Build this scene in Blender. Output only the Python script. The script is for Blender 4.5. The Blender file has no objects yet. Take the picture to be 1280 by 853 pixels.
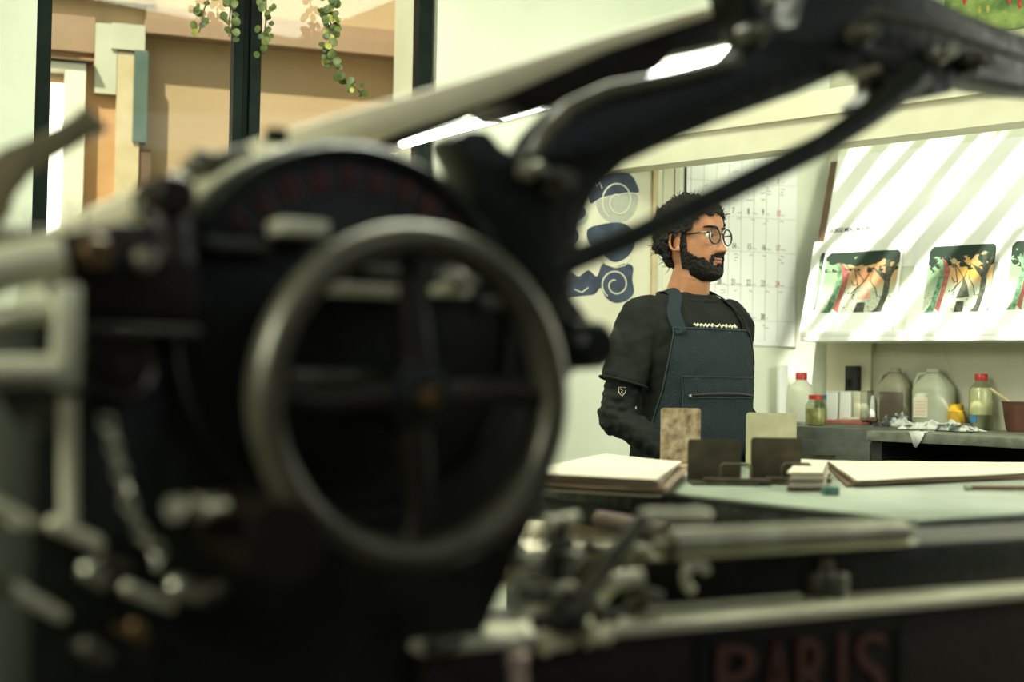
import bpy, bmesh, math, random
from mathutils import Vector, Matrix, noise
random.seed(7)
SC = bpy.context.scene
COL = SC.collection
# ------------------------------------------------------------------ camera
F = 1778.0                      # focal length in pixels of a 1280 px wide frame (50 mm)
CAMZ = 1.20
cd = bpy.data.cameras.new('camera'); cam = bpy.data.objects.new('camera', cd); COL.objects.link(cam)
cd.sensor_width = 36; cd.lens = 50; cd.clip_start = .05; cd.clip_end = 60
cam.location = (0, 0, CAMZ)
CROT = Matrix.Rotation(math.radians(90+1.40), 3, 'X') @ Matrix.Rotation(math.radians(1.0), 3, 'Z')
cam.rotation_euler = CROT.to_euler()
cd.dof.use_dof = True; cd.dof.focus_distance = 4.38; cd.dof.aperture_fstop = 1.6
SC.camera = cam
# ------------------------------------------------------------------ light
w = bpy.data.worlds.new('world'); SC.world = w; w.use_nodes = True
bg = w.node_tree.nodes['Background']; bg.inputs[0].default_value = (.80, .90, 1.0, 1); bg.inputs[1].default_value = 1.3
sd = bpy.data.lights.new('sun', 'SUN'); sd.energy = 8.5; sd.angle = math.radians(.9); sd.color = (1, .98, .86)
sun = bpy.data.objects.new('sun', sd); COL.objects.link(sun)
SUNV = Vector((.249, .52, -.816)).normalized()
sun.rotation_euler = SUNV.to_track_quat('-Z', 'Y').to_euler()
def area(name, loc, target, size, energy, color=(1, 1, .84)):
    d = bpy.data.lights.new(name, 'AREA'); d.shape = 'RECTANGLE'; d.size, d.size_y = size; d.energy = energy; d.color = color
    o = bpy.data.objects.new(name, d); COL.objects.link(o); o.location = loc
    o.rotation_euler = (Vector(target)-Vector(loc)).to_track_quat('-Z', 'Y').to_euler(); return o
area('skylight_light', (-.25, 3.3, 2.93), (-.25, 3.4, 0), (1.5, 1.1), 62, (.95, 1, .80))
area('window_light', (2.5, 3.0, 2.0), (.2, 4.6, 1.4), (1.3, 1.2), 40, (.97, 1, .84))
area('courtyard_light', (-2.6, 5.3, 3.7), (-1.9, 6.8, 1.2), (2.2, .8), 9, (1, .84, .62))
area('rear_fill_light', (-2.2, .1, 2.4), (-.4, 1.6, 1.0), (1.2, .9), 68, (.98, 1, .84))  # added fill from the upper left; no window stands there
SC.view_settings.view_transform = 'Standard'; SC.view_settings.look = 'None'
SC.view_settings.gamma = 1; SC.view_settings.use_curve_mapping = False
SC.view_settings.exposure = 0.25

# ------------------------------------------------------------------ helpers
def ray(px, py):
    return CROT @ Vector(((px-640)/F, -(py-426.5)/F, -1))
CAMP = Vector((0, 0, CAMZ))
def on_y(px, py, Y):
    d = ray(px, py); return CAMP + d*(Y/d.y)
def on_z(px, py, z):
    d = ray(px, py); return CAMP + d*((z-CAMZ)/d.z)
class Frame:
    def __init__(s, ox, oy, deg):
        s.o = Vector((ox, oy, 0)); s.r = math.radians(deg)
        s.x = Vector((math.cos(s.r), math.sin(s.r), 0)); s.y = Vector((-math.sin(s.r), math.cos(s.r), 0))
    def hit(s, px, py, v=0.0):
        d = ray(px, py); c = CAMP - s.o
        t = (v - c.dot(s.y))/d.dot(s.y); p = c + d*t
        return Vector((p.dot(s.x), v, p.z))
    def loc(s, p):
        q = Vector(p) - s.o; return Vector((q.dot(s.x), q.dot(s.y), q.z))
    def world(s, l):
        return s.o + s.x*l[0] + s.y*l[1] + Vector((0, 0, l[2]))
PR = Frame(-.105, 1.70, 30)      # the press
LW = Frame(1.216, 5.5, 20)       # wall with the window and the calendar
RW = Frame(1.216, 5.5, -45)      # wall with the counter
TB = Frame(.717, 2.5, 35.8)      # work table

def nodes(m):
    m.use_nodes = True; return m.node_tree.nodes, m.node_tree.links
def mat(name, c, rough=.6, metal=0., c2=None, scale=8., bump=0., bscale=None, detail=4., lo=.35, hi=.65, coat=0., trans=0., alpha=1., spec=None, wave=None):
    m = bpy.data.materials.new(name); N, L = nodes(m); b = N['Principled BSDF']
    b.inputs['Base Color'].default_value = (*c, 1); b.inputs['Roughness'].default_value = rough; b.inputs['Metallic'].default_value = metal
    if coat: b.inputs['Coat Weight'].default_value = coat
    if trans: b.inputs['Transmission Weight'].default_value = trans
    if spec is not None: b.inputs['Specular IOR Level'].default_value = spec
    tc = N.new('ShaderNodeTexCoord')
    if c2 is not None:
        n = N.new('ShaderNodeTexNoise'); n.inputs['Scale'].default_value = scale; n.inputs['Detail'].default_value = detail
        L.new(tc.outputs['Object'], n.inputs['Vector'])
        r = N.new('ShaderNodeValToRGB'); r.color_ramp.elements[0].position = lo; r.color_ramp.elements[1].position = hi
        r.color_ramp.elements[0].color = (*c, 1); r.color_ramp.elements[1].color = (*c2, 1)
        L.new(n.outputs['Fac'], r.inputs['Fac']); L.new(r.outputs['Color'], b.inputs['Base Color'])
    if bump:
        n = N.new('ShaderNodeTexNoise'); n.inputs['Scale'].default_value = bscale or scale*3; n.inputs['Detail'].default_value = 5
        L.new(tc.outputs['Object'], n.inputs['Vector'])
        bp = N.new('ShaderNodeBump'); bp.inputs['Strength'].default_value = bump; bp.inputs['Distance'].default_value = .01
        L.new(n.outputs['Fac'], bp.inputs['Height']); L.new(bp.outputs['Normal'], b.inputs['Normal'])
    return m
def emit(name, c, s):
    m = bpy.data.materials.new(name); N, L = nodes(m); b = N['Principled BSDF']
    b.inputs['Base Color'].default_value = (*c, 1); b.inputs['Emission Color'].default_value = (*c, 1); b.inputs['Emission Strength'].default_value = s; return m
def glassy(name, tint, gl=.08, fac=None):
    m = bpy.data.materials.new(name); N, L = nodes(m); out = N['Material Output']; N.remove(N['Principled BSDF'])
    t = N.new('ShaderNodeBsdfTransparent'); t.inputs[0].default_value = (*tint, 1)
    g = N.new('ShaderNodeBsdfGlossy'); g.inputs['Roughness'].default_value = gl
    lw = N.new('ShaderNodeLayerWeight'); lw.inputs[0].default_value = .5
    pw = N.new('ShaderNodeMath'); pw.operation = 'POWER'; pw.inputs[1].default_value = 3; L.new(lw.outputs['Facing'], pw.inputs[0])
    ma = N.new('ShaderNodeMath'); ma.operation = 'MULTIPLY_ADD'; ma.inputs[1].default_value = .35; ma.inputs[2].default_value = .018; L.new(pw.outputs[0], ma.inputs[0])
    mx = N.new('ShaderNodeMixShader'); L.new(ma.outputs[0], mx.inputs[0]); L.new(t.outputs[0], mx.inputs[1]); L.new(g.outputs[0], mx.inputs[2])
    L.new(mx.outputs[0], out.inputs[0]); return m
M = dict(
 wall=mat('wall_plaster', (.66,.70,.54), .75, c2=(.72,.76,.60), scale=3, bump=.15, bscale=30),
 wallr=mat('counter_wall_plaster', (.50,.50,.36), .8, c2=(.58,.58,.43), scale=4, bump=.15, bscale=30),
 beam=mat('cream_beam', (.58,.56,.38), .6, c2=(.66,.64,.46), scale=4, bump=.1),
 ceil=mat('ceiling_paint', (.6,.62,.5), .9, c2=(.55,.58,.46), scale=3),
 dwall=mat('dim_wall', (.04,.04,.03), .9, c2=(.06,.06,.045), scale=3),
 floor=mat('floor_concrete', (.06,.06,.05), .6, c2=(.10,.095,.08), scale=4, bump=.2),
 frame=mat('window_metal', (.003,.008,.0055), .6, c2=(.006,.012,.008), scale=20, spec=.1),
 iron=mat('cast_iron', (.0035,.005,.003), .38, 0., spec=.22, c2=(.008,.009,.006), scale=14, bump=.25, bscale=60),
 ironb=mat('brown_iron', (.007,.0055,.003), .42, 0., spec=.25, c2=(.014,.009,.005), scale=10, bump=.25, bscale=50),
 rim=mat('worn_rim', (.055,.055,.036), .34, .5, c2=(.10,.095,.065), scale=12, bump=.1),
 steel=mat('worn_steel', (.40,.40,.30), .32, .85, c2=(.30,.29,.21), scale=15, bump=.1),
 bright=mat('bright_steel', (.75,.76,.62), .25, .9, c2=(.6,.6,.48), scale=20),
 pale=mat('pale_metal', (.62,.62,.44), .36, .3, c2=(.50,.48,.33), scale=12, bump=.1),
 rail=mat('varnished_rail', (.76,.69,.44), .4, c2=(.84,.77,.52), scale=9, bump=.1),
 brass=mat('brass', (.16,.10,.04), .4, .8, c2=(.12,.07,.03), scale=10),
 redp=mat('red_lettering', (.055,.012,.007), .5, c2=(.09,.025,.015), scale=30),
 slab=mat('stone_slab', (.20,.24,.18), .28, c2=(.30,.35,.27), scale=5, bump=.05, lo=.3, hi=.7),
 dark=mat('dark_cabinet', (.018,.018,.013), .6, c2=(.03,.03,.022), scale=8),
 ctop=mat('counter_stone', (.11,.12,.085), .5, c2=(.20,.21,.155), scale=25, bump=.2, detail=8),
 cfront=mat('counter_front', (.045,.055,.042), .5, c2=(.09,.10,.075), scale=12, bump=.2),
 paper=mat('paper', (.52,.47,.35), .8, c2=(.58,.53,.41), scale=6),
 kraft=mat('kraft_cover', (.13,.085,.05), .8, c2=(.20,.14,.085), scale=8),
 white=mat('white_card', (.78,.80,.72), .7, c2=(.82,.84,.77), scale=4),
 wood=mat('brown_wood', (.085,.045,.02), .55, c2=(.13,.07,.035), scale=14, bump=.1),
 lwood=mat('pale_wood', (.45,.36,.18), .5, c2=(.52,.42,.24), scale=14),
 navy=mat('navy_ink', (.010,.022,.045), .6, c2=(.035,.06,.10), scale=25, lo=.4, hi=.75),
 cream=mat('cream_paper', (.58,.57,.40), .8, c2=(.64,.63,.47), scale=4),
 black=mat('black_ink', (.01,.01,.01), .6), red=mat('red_plastic', (.50,.035,.025), .35, c2=(.45,.03,.02), scale=9),
 skin=mat('skin', (.34,.145,.062), .45, c2=(.40,.18,.08), scale=18, bump=.12, bscale=120),
 lip=mat('lips', (.36,.13,.09), .45, c2=(.42,.16,.11), scale=60),
 hair=mat('black_hair', (.0035,.003,.002), .6, spec=.25, c2=(.009,.0075,.005), scale=60, bump=.8, bscale=90),
 tee=mat('dark_tee', (.007,.009,.0065), .85, spec=.2, c2=(.013,.015,.011), scale=6, bump=.3, bscale=18),
 sleeve=mat('dark_sleeve', (.007,.010,.008), .85, spec=.2, c2=(.014,.018,.014), scale=8, bump=.3, bscale=25),
 denim=mat('apron_denim', (.010,.018,.020), .85, spec=.2, c2=(.021,.032,.034), scale=420, bump=.4, bscale=180, detail=2),
 denim2=mat('apron_seam', (.04,.055,.055), .85, spec=.2, c2=(.03,.04,.04), scale=120),
 frameb=mat('glasses_acetate', (.015,.010,.006), .2, coat=.5),
 lens=glassy('lens_glass', (.96,.97,.97), .02), glass=glassy('window_glass', (.93,.94,.90), .03),
 jar=glassy('jar_glass', (.80,.84,.74), .05),
 eyew=mat('eye_white', (.62,.58,.50), .25), iris=mat('iris', (.02,.01,.006), .2),
 hdpe=mat('milky_plastic', (.66,.68,.50), .45, c2=(.72,.74,.58), scale=10),
 jug=mat('grey_jug', (.22,.21,.13), .45, c2=(.28,.27,.18), scale=10),
 jug2=mat('pale_jug', (.36,.38,.26), .45, c2=(.42,.44,.32), scale=10),
 browns=mat('brown_liquid', (.07,.055,.035), .4, c2=(.10,.08,.05), scale=10),
 amber=mat('amber_liquid', (.52,.48,.22), .3, c2=(.30,.27,.10), scale=40),
 yellow=mat('yellow_plastic', (.60,.36,.02), .4, c2=(.52,.30,.02), scale=9),
 blue=mat('blue_label', (.03,.16,.34), .5, c2=(.04,.2,.4), scale=20),
 teal=mat('teal_rubber', (.05,.13,.10), .7, c2=(.07,.16,.13), scale=30),
 clothd=mat('dark_cloth', (.03,.035,.03), .9, c2=(.5,.52,.45), scale=22, lo=.45, hi=.6),
 cloth=mat('rag_cloth', (.55,.57,.50), .9, c2=(.06,.07,.06), scale=20, lo=.52, hi=.62),
 rusty=mat('rusty_plate', (.15,.095,.05), .45, .3, c2=(.46,.37,.23), scale=34, detail=8, bump=.15),
 plate=mat('pale_plate', (.46,.44,.26), .4, .5, c2=(.56,.54,.36), scale=24, detail=8),
 dplate=mat('dark_plate', (.06,.052,.032), .4, .6, c2=(.10,.085,.055), scale=20, detail=8),
 leaf=mat('leaf', (.045,.075,.012), .5, c2=(.11,.14,.03), scale=30), leafy=mat('yellow_leaf', (.42,.38,.08), .5, c2=(.3,.3,.06), scale=30),
 stem=mat('stem', (.10,.09,.04), .7), tan=mat('courtyard_plaster', (.37,.26,.13), .85, c2=(.43,.31,.17), scale=1.5, bump=.15, bscale=20),
 tan2=mat('ledge_plaster', (.26,.17,.09), .85, c2=(.30,.20,.115), scale=3), orange=mat('orange_wood_door', (.42,.21,.07), .5, c2=(.50,.28,.11), scale=5),
 brown=mat('brown_lintel', (.10,.06,.03), .7, c2=(.13,.08,.04), scale=6), green=mat('green_shutter', (.05,.09,.06), .6, c2=(.08,.12,.085), scale=10),
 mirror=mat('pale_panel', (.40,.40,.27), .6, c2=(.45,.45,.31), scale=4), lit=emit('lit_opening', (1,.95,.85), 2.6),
 tube=emit('lamp_tube', (1,1,.95), 9), lampm=mat('lamp_housing', (.7,.7,.6), .5, c2=(.65,.65,.55), scale=6),
 pink=mat('pink_cloth', (.62,.40,.30), .8, c2=(.66,.45,.34), scale=6),
)

class MB:
    def __init__(s): s.bm = bmesh.new()
    def box(s, c, d, rz=0, m=None):
        mt = Matrix.Translation(c) @ Matrix.Rotation(rz, 4, 'Z')
        if m is not None: mt = Matrix.Translation(c) @ m
        g = bmesh.ops.create_cube(s.bm, size=1, matrix=mt @ Matrix.Diagonal((*d, 1))); return g['verts']
    def span(s, a, b):
        a = Vector(a); b = Vector(b); return s.box((a+b)/2, [abs(v) for v in (b-a)])
    def rod(s, a, b, r, r2=None, n=16, caps=True):
        a = Vector(a); b = Vector(b); d = b-a; q = d.to_track_quat('Z', 'Y').to_matrix().to_4x4()
        bmesh.ops.create_cone(s.bm, cap_ends=caps, segments=n, radius1=r, radius2=r if r2 is None else r2, depth=d.length, matrix=Matrix.Translation((a+b)/2) @ q)
    def ball(s, c, r, n=12, m=None):
        r = (r, r, r) if isinstance(r, (int, float)) else r
        mt = Matrix.Translation(c) @ (m if m is not None else Matrix.Identity(4)) @ Matrix.Diagonal((*r, 1))
        bmesh.ops.create_uvsphere(s.bm, u_segments=n*2, v_segments=n, radius=1, matrix=mt)
    def tube(s, pts, r, n=10, closed=False):
        pts = [Vector(p) for p in pts]; rs = r if isinstance(r, (list, tuple)) else [r]*len(pts); rings = []
        up = Vector((0, 0, 1)); k = len(pts)
        for i, p in enumerate(pts):
            a = pts[(i-1) % k] if closed or i else p; b = pts[(i+1) % k] if closed or i < k-1 else p
            t = (b-a).normalized()
            if abs(t.dot(up)) > .95: up = Vector((1, 0, 0)) if abs(t.x) < .9 else Vector((0, 1, 0))
            x = t.cross(up).normalized(); y = x.cross(t).normalized(); up = y
            rings.append([s.bm.verts.new(p + (x*math.cos(2*math.pi*j/n)+y*math.sin(2*math.pi*j/n))*rs[i]) for j in range(n)])
        for i in range(k if closed else k-1):
            A, B = rings[i], rings[(i+1) % k]
            for j in range(n): s.bm.faces.new((A[j], A[(j+1) % n], B[(j+1) % n], B[j]))
        if not closed:
            s.bm.faces.new(rings[0]); s.bm.faces.new(rings[-1][::-1])
    def lathe(s, prof, c=(0, 0, 0), axis='Z', n=32):
        c = Vector(c); rings = []
        for r, h in prof:
            if r < 1e-6:
                p = Vector((0, 0, h)) if axis == 'Z' else Vector((0, h, 0)); rings.append([s.bm.verts.new(c+p)]); continue
            R = []
            for j in range(n):
                a = 2*math.pi*j/n; ca, sa = r*math.cos(a), r*math.sin(a)
                p = Vector((ca, sa, h)) if axis == 'Z' else Vector((ca, h, sa)); R.append(s.bm.verts.new(c+p))
            rings.append(R)
        for A, B in zip(rings, rings[1:]):
            for j in range(n):
                a0, a1 = A[j % len(A)], A[(j+1) % len(A)]; b0, b1 = B[j % len(B)], B[(j+1) % len(B)]
                vs = []
                for v in (a0, a1, b1, b0):
                    if v not in vs: vs.append(v)
                if len(vs) > 2: s.bm.faces.new(vs)
    def prism(s, poly, v0, v1, axis='Y'):
        """poly: list of (a,b) ; axis Y -> (a, v, b); axis Z -> (a, b, v)"""
        f = (lambda a, b, v: (a, v, b)) if axis == 'Y' else (lambda a, b, v: (a, b, v))
        A = [s.bm.verts.new(f(p[0], p[1], v0)) for p in poly]; B = [s.bm.verts.new(f(p[0], p[1], v1)) for p in poly]
        n = len(poly); s.bm.faces.new(A); s.bm.faces.new(B[::-1])
        for i in range(n): s.bm.faces.new((A[i], B[i], B[(i+1) % n], A[(i+1) % n]))
    def text(s, body, size, m, ex=.0005, bold=0):
        c = bpy.data.curves.new('t', 'FONT'); c.body = body; c.size = size; c.extrude = ex; c.resolution_u = 3; c.offset = bold*size
        o = bpy.data.objects.new('t', c); COL.objects.link(o); bpy.context.view_layer.update()
        me = bpy.data.meshes.new_from_object(o); me.transform(m); s.bm.from_mesh(me)
        bpy.data.objects.remove(o); bpy.data.curves.remove(c); bpy.data.meshes.remove(me)
    def bevel(s, w=.003, seg=2, ang=35):
        bmesh.ops.recalc_face_normals(s.bm, faces=s.bm.faces)
        es = [e for e in s.bm.edges if len(e.link_faces) == 2 and e.calc_face_angle(0) > math.radians(ang)]
        bmesh.ops.bevel(s.bm, geom=es, offset=w, segments=seg, affect='EDGES', profile=.5, clamp_overlap=True); return s
    def build(s, name, m, parent=None, smooth=True, kind=None, frame=None, bev=0):
        if bev: s.bevel(bev)
        bmesh.ops.recalc_face_normals(s.bm, faces=s.bm.faces)
        me = bpy.data.meshes.new(name); s.bm.to_mesh(me); s.bm.free()
        o = bpy.data.objects.new(name, me); COL.objects.link(o)
        me.materials.append(M[m] if isinstance(m, str) else m)
        if smooth:
            for p in me.polygons: p.use_smooth = True
            try: me.set_sharp_from_angle(angle=math.radians(38))
            except Exception: pass
        if parent: o.parent = parent
        if kind: o['kind'] = kind
        if frame: o.location = frame.o; o.rotation_euler = (0, 0, frame.r)
        return o
def tag(o, label, cat, group=None, kind=None):
    o['label'] = label; o['category'] = cat
    if group: o['group'] = group
    if kind: o['kind'] = kind
    return o
def thing(name, label, cat, loc=(0, 0, 0), rz=0, group=None):
    o = bpy.data.objects.new(name, None); COL.objects.link(o); o.empty_display_size = .1
    o.location = loc; o.rotation_euler = (0, 0, rz); return tag(o, label, cat, group)
def bake(o):
    bpy.context.view_layer.update(); dg = bpy.context.evaluated_depsgraph_get()
    me = bpy.data.meshes.new_from_object(o.evaluated_get(dg)); old = o.data; o.modifiers.clear(); o.data = me; bpy.data.meshes.remove(old); return o
def remesh(o, vox, sm=4, f=.5):
    m = o.modifiers.new('r', 'REMESH'); m.mode = 'VOXEL'; m.voxel_size = vox; m.use_smooth_shade = True
    k = o.modifiers.new('s', 'SMOOTH'); k.iterations = sm; k.factor = f
    return bake(o)
def displace(o, amt, sc, sc2=0, amt2=0):
    me = o.data; me.update(); ns = [v.normal.copy() for v in me.vertices]
    for v, n in zip(me.vertices, ns):
        d = noise.noise(v.co*sc)*amt
        if sc2: d += noise.noise(v.co*sc2+Vector((3, 5, 7)))*amt2
        v.co += n*d
    me.update()

# ------------------------------------------------------------------ the room
def struct(name, mb, m, frame=None): return mb.build(name, m, kind='structure', smooth=False, frame=frame)
b = MB(); b.span((-4.2, -1.9, -.06), (3.6, 8.4, 0)); struct('floor', b, 'floor')
# wall with window (frame LW; x runs right, 0 = corner)
wl = LW.hit(50, 200, 0).x - .02; wr = LW.hit(548, 60, 0).x - .005
WS, WT = .98, 2.75
b = MB()
b.span((-5.2, 0, 0), (wl, .14, 3)); b.span((wr, 0, 0), (.0, .14, 3)); b.span((wl, 0, 0), (wr, .14, WS)); b.span((wl, 0, WT), (wr, .14, 3))
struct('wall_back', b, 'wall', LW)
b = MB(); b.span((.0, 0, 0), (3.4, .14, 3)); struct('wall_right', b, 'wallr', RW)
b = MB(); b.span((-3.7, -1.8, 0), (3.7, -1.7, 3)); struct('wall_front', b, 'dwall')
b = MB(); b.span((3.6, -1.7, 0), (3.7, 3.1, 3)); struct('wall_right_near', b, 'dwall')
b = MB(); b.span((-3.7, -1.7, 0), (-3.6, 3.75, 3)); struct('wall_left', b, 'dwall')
# ceiling with the roof light (frame RW: x along wall, y negative = into the room)
def sky_pt(p, z=3.0):
    p = Vector(p); t = (z-p.z)/(-SUNV.z); q = p - SUNV*t; return RW.loc(q)
q0 = sky_pt((1.04, 5.32, 1.37)); q1 = sky_pt(RW.world((.2, -.01, 2.06)))
hx0, hx1 = q0.x - .06, q0.x + 1.35; hy0, hy1 = q0.y - .10, q1.y
b = MB(); Z0, Z1 = 3.0, 3.12
b.span((-6, hy1, Z0), (4, 1.5, Z1)); b.span((-6, -7.5, Z0), (4, hy0, Z1)); b.span((-6, hy0, Z0), (hx0, hy1, Z1)); b.span((hx1, hy0, Z0), (4, hy1, Z1))
for pn_, pt_ in ((Vector((LW.y.dot(RW.x), LW.y.dot(RW.y), 0)), None), (Vector((0, 1, 0)), None)):
    bmesh.ops.bisect_plane(b.bm, geom=b.bm.verts[:]+b.bm.edges[:]+b.bm.faces[:], plane_co=pn_*.14, plane_no=pn_, clear_outer=True)
    bmesh.ops.holes_fill(b.bm, edges=[e for e in b.bm.edges if len(e.link_faces) == 1], sides=0)
struct('ceiling', b, 'ceil', RW)
# glazing bars and a few branches that lie across the roof light
ca = math.atan2(.24, .87); cdir = Vector((math.cos(ca), math.sin(ca), 0))
cl = Vector((cdir.dot(RW.x), cdir.dot(RW.y), 0)).normalized(); cn = Vector((-cl.y, cl.x, 0))
cc = Vector(((hx0+hx1)/2, (hy0+hy1)/2, 3.06))
b = MB()
for off, wd in ((-.62, .05), (-.30, .03), (.02, .05), (.34, .03), (.66, .05)):
    m = Matrix.Rotation(math.atan2(cl.y, cl.x), 4, 'Z'); b.box(cc+cn*off, (2.2, wd, .05), m=m)
struct('skylight_bars', b, 'frame', RW)
b = MB()
for off, r, da, dz in ((-.50, .012, .05, .1), (-.42, .03, -.06, .16), (-.17, .028, .03, .12), (-.10, .012, .10, .18), (.12, .05, -.03, .12), (.17, .012, -.14, .2), (.24, .014, .08, .15), (.46, .03, -.05, .12), (.56, .012, .07, .15), (-.56, .02, .12, .14)):
    a = math.atan2(cl.y, cl.x)+da; d = Vector((math.cos(a), math.sin(a), 0)); p = cc+cn*off+Vector((0, 0, dz))
    b.tube([p+d*t+Vector((0, 0, .02*math.sin(t*7+off*9))) for t in (-1.0, -.6, -.2, .2, .6, 1.0)], [r, r*.95, r*.9, r*.8, r*.65, r*.5], 8)
o = b.build('tree_branches', 'stem', frame=RW); tag(o, 'bare branches lying over the roof light above the counter', 'branch', kind='stuff')
# cream boxed beam below the ceiling
b0 = on_z(757, 214, 1.95); b1 = on_z(1280, 150, 1.95)
by = (RW.loc(b0).y + RW.loc(b1).y)/2; x0 = RW.loc(b0).x - .35; x1 = RW.loc(b1).x + .9
b = MB(); b.span((x0, by, 1.95), (x1, by+.11, 2.12)); b.span((x0, by-.025, 2.04), (x1, by, 2.12))
struct('trim_1', b, 'beam', RW)
b = MB(); q = RW.hit(1140, 153, -.03); b.span((q.x, -.05, q.z-.002), (q.x+1.2, 0, q.z+.05)); struct('trim_2', b, 'wood', RW)

# ------------------------------------------------------------------ window in the back wall
def wx(px, v=0): return LW.hit(px, 150, v).x
def post(bm, a, c, v0=.02, v1=.10): bm.span((a, v0, WS), (c, v1, WT))
b = MB(); e = [(wl, wx(62)), (wx(292), wx(304)), (wx(311), wx(325)), (wx(524), wr)]
post(b, *e[0]); post(b, *e[1]); post(b, *e[2], .0, .08); post(b, wx(304), wx(311), .03, .06); post(b, e[3][0], e[3][0]+(wr-e[3][0])*.8)
b.span((wl, .02, WS), (wr, .10, WS+.05)); b.span((wl, .02, WT-.05), (wr, .10, WT))
b.tube([(wx(317), -.01, 1.98), (wx(317), -.02, 1.96), (wx(317), -.02, 1.90), (wx(317), -.01, 1.88)], .006)
win = struct('window_1', b.bevel(.003), 'frame', LW)
for a, c in ((e[0][1], e[1][0]), (e[2][1], e[3][0])):
    b = MB(); b.span((a, .055, WS+.05), (c, .059, WT-.05)); g = b.build('window_pane', 'glass', win, smooth=False)
# courtyard beyond the glass
CY = 1.7
def cx(px, v=CY): return LW.hit(px, 150, v).x
def cz(px, py, v=CY): return LW.hit(px, py, v).z
b = MB(); b.span((cx(-260), CY, 0), (cx(497), CY+.15, 4.6)); b.span((cx(497), 1.2, 0), (cx(497)+.9, CY+.15, 4.6))
struct('wall_courtyard', b, 'tan', LW)
b = MB(); zz = cz(200, 32, CY-.1); b.span((cx(180, CY-.10), CY-.10, zz-.035), (cx(497), CY, zz+.03)); b.span((cx(180, CY-.04), CY-.04, zz+.03), (cx(497), CY, zz+.1))
b.span((cx(-200, CY-.05), CY-.05, zz+.1), (cx(190, CY-.05), CY, zz+.14)); struct('trim_3', b, 'tan2', LW)
b = MB(); xr = cx(499, .9); b.span((xr, .15, 0), (xr+.3, 1.0, 3.2)); struct('trim_4', b, 'mirror', LW)
def crect(p0, p1, v0, v1, mname, nm, par):
    b = MB(); A = LW.hit(*p0, v0); B = LW.hit(*p1, v0); return MB_box(b, A, B, v0, v1).build(nm, mname, par, smooth=False)
def MB_box(b, A, B, v0, v1): b.span((min(A.x, B.x), v0, min(A.z, B.z)), (max(A.x, B.x), v1, max(A.z, B.z))); return b
dr = thing('courtyard_doorway', 'orange wooden doorway with bright opening, seen through the left window pane', 'doorway', LW.world((0, 0, 0)), LW.r)
crect((100, 72), (166, 560), CY-.06, CY, 'orange', 'door_leaf', dr)
crect((120, 28), (145, 118), CY-.09, CY-.06, 'mirror', 'door_post', dr); crect((147, 64), (165, 540), CY-.09, CY-.06, 'lwood', 'door_post', dr)
crect((140, 28), (181, 64), CY-.10, CY-.02, 'mirror', 'transom_panel', dr)
crect((168, 62), (183, 178), CY-.10, CY-.02, 'green', 'shutter', dr); crect((167, 186), (180, 560), CY-.08, CY-.02, 'brown', 'lower_panel', dr)
crect((20, 12), (118, 66), CY-.05, CY, 'tan2', 'recess_shade_panel', dr); crect((20, 66), (118, 77), CY-.14, CY, 'brown', 'lintel', dr)  # dark recess above the lintel: its shade is a panel of darker plaster
crect((20, 100), (80, 560), CY-.02, CY-.01, 'lit', 'lit_opening', dr)
b = MB(); A = LW.hit(80, 92, CY-.02); b.span((A.x, CY-.12, .02), (A.x+.085, CY-.01, A.z)); b.span((A.x-.4, CY-.12, A.z), (A.x+.085, CY-.01, A.z+.03)); b.build('door_jamb', 'cream', dr, smooth=False)
# hanging vines by the window
def vine(pts, label, seed, v=-.10):
    rnd = random.Random(seed)
    P = [LW.hit(x, y, v) for x, y, _ in pts]; base = LW.world((P[0].x, v, 0)); t = thing('hanging_vine', label, 'plant', base, LW.r, 'vines hanging in front of the window')
    off = Vector((P[0].x, v, 0)); P = [p-off for p in P]
    top = [Vector((P[0].x, 0, 3.0))] + P
    b = MB(); b.tube(top, .003, 6); b.build('stem', 'stem', t)
    bl = MB(); by_ = MB()
    def leafat(mb, c, r):
        n = Vector((rnd.uniform(-.7, .7), -1, rnd.uniform(-.5, .6))).normalized(); q = n.to_track_quat('Z', 'Y').to_matrix().to_4x4() @ Matrix.Rotation(rnd.uniform(0, 6), 4, 'Z')
        mt = Matrix.Translation(c) @ q; k = 10
        rim = [mb.bm.verts.new(mt @ Vector((r*math.cos(2*math.pi*j/k)*1.0, r*math.sin(2*math.pi*j/k)*.85, -.15*r if j % 2 else -.05*r))) for j in range(k)]
        c0 = mb.bm.verts.new(mt @ Vector((0, 0, .1*r)))
        for j in range(k): mb.bm.faces.new((c0, rim[j], rim[(j+1) % k]))
    for i in range(len(P)-1):
        w0 = pts[i][2]
        for j in range(w0):
            f = rnd.random(); c = P[i].lerp(P[i+1], f)+Vector((rnd.uniform(-.027, .027), rnd.uniform(-.03, .03), rnd.uniform(-.01, .01)))
            leafat(by_ if rnd.random() < .12 else bl, c, rnd.uniform(.010, .017))
    bl.build('leaves', 'leaf', t); 
    if len(by_.bm.verts): by_.build('yellow_leaves', 'leafy', t)
vine([(412, -40, 12), (414, 0, 12), (410, 18, 14), (416, 38, 12), (412, 55, 9), (414, 72, 8), (420, 88, 6), (436, 102, 4), (450, 113, 3), (453, 118, 0)], 'leafy green vine hanging in the middle of the right window pane', 1)
vine([(262, -40, 8), (262, -5, 4), (255, 12, 4), (252, 30, 3), (249, 40, 0)], 'thin short vine at the top right of the left window pane', 2)
vine([(288, -40, 10), (290, -5, 7), (288, 15, 6), (286, 30, 4), (287, 46, 0)], 'vine hanging just left of the central window mullion', 3)
vine([(330, -40, 10), (332, -5, 8), (333, 20, 6), (331, 40, 5), (330, 58, 3), (329, 68, 0)], 'vine hanging just right of the central window mullion', 4)

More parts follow.
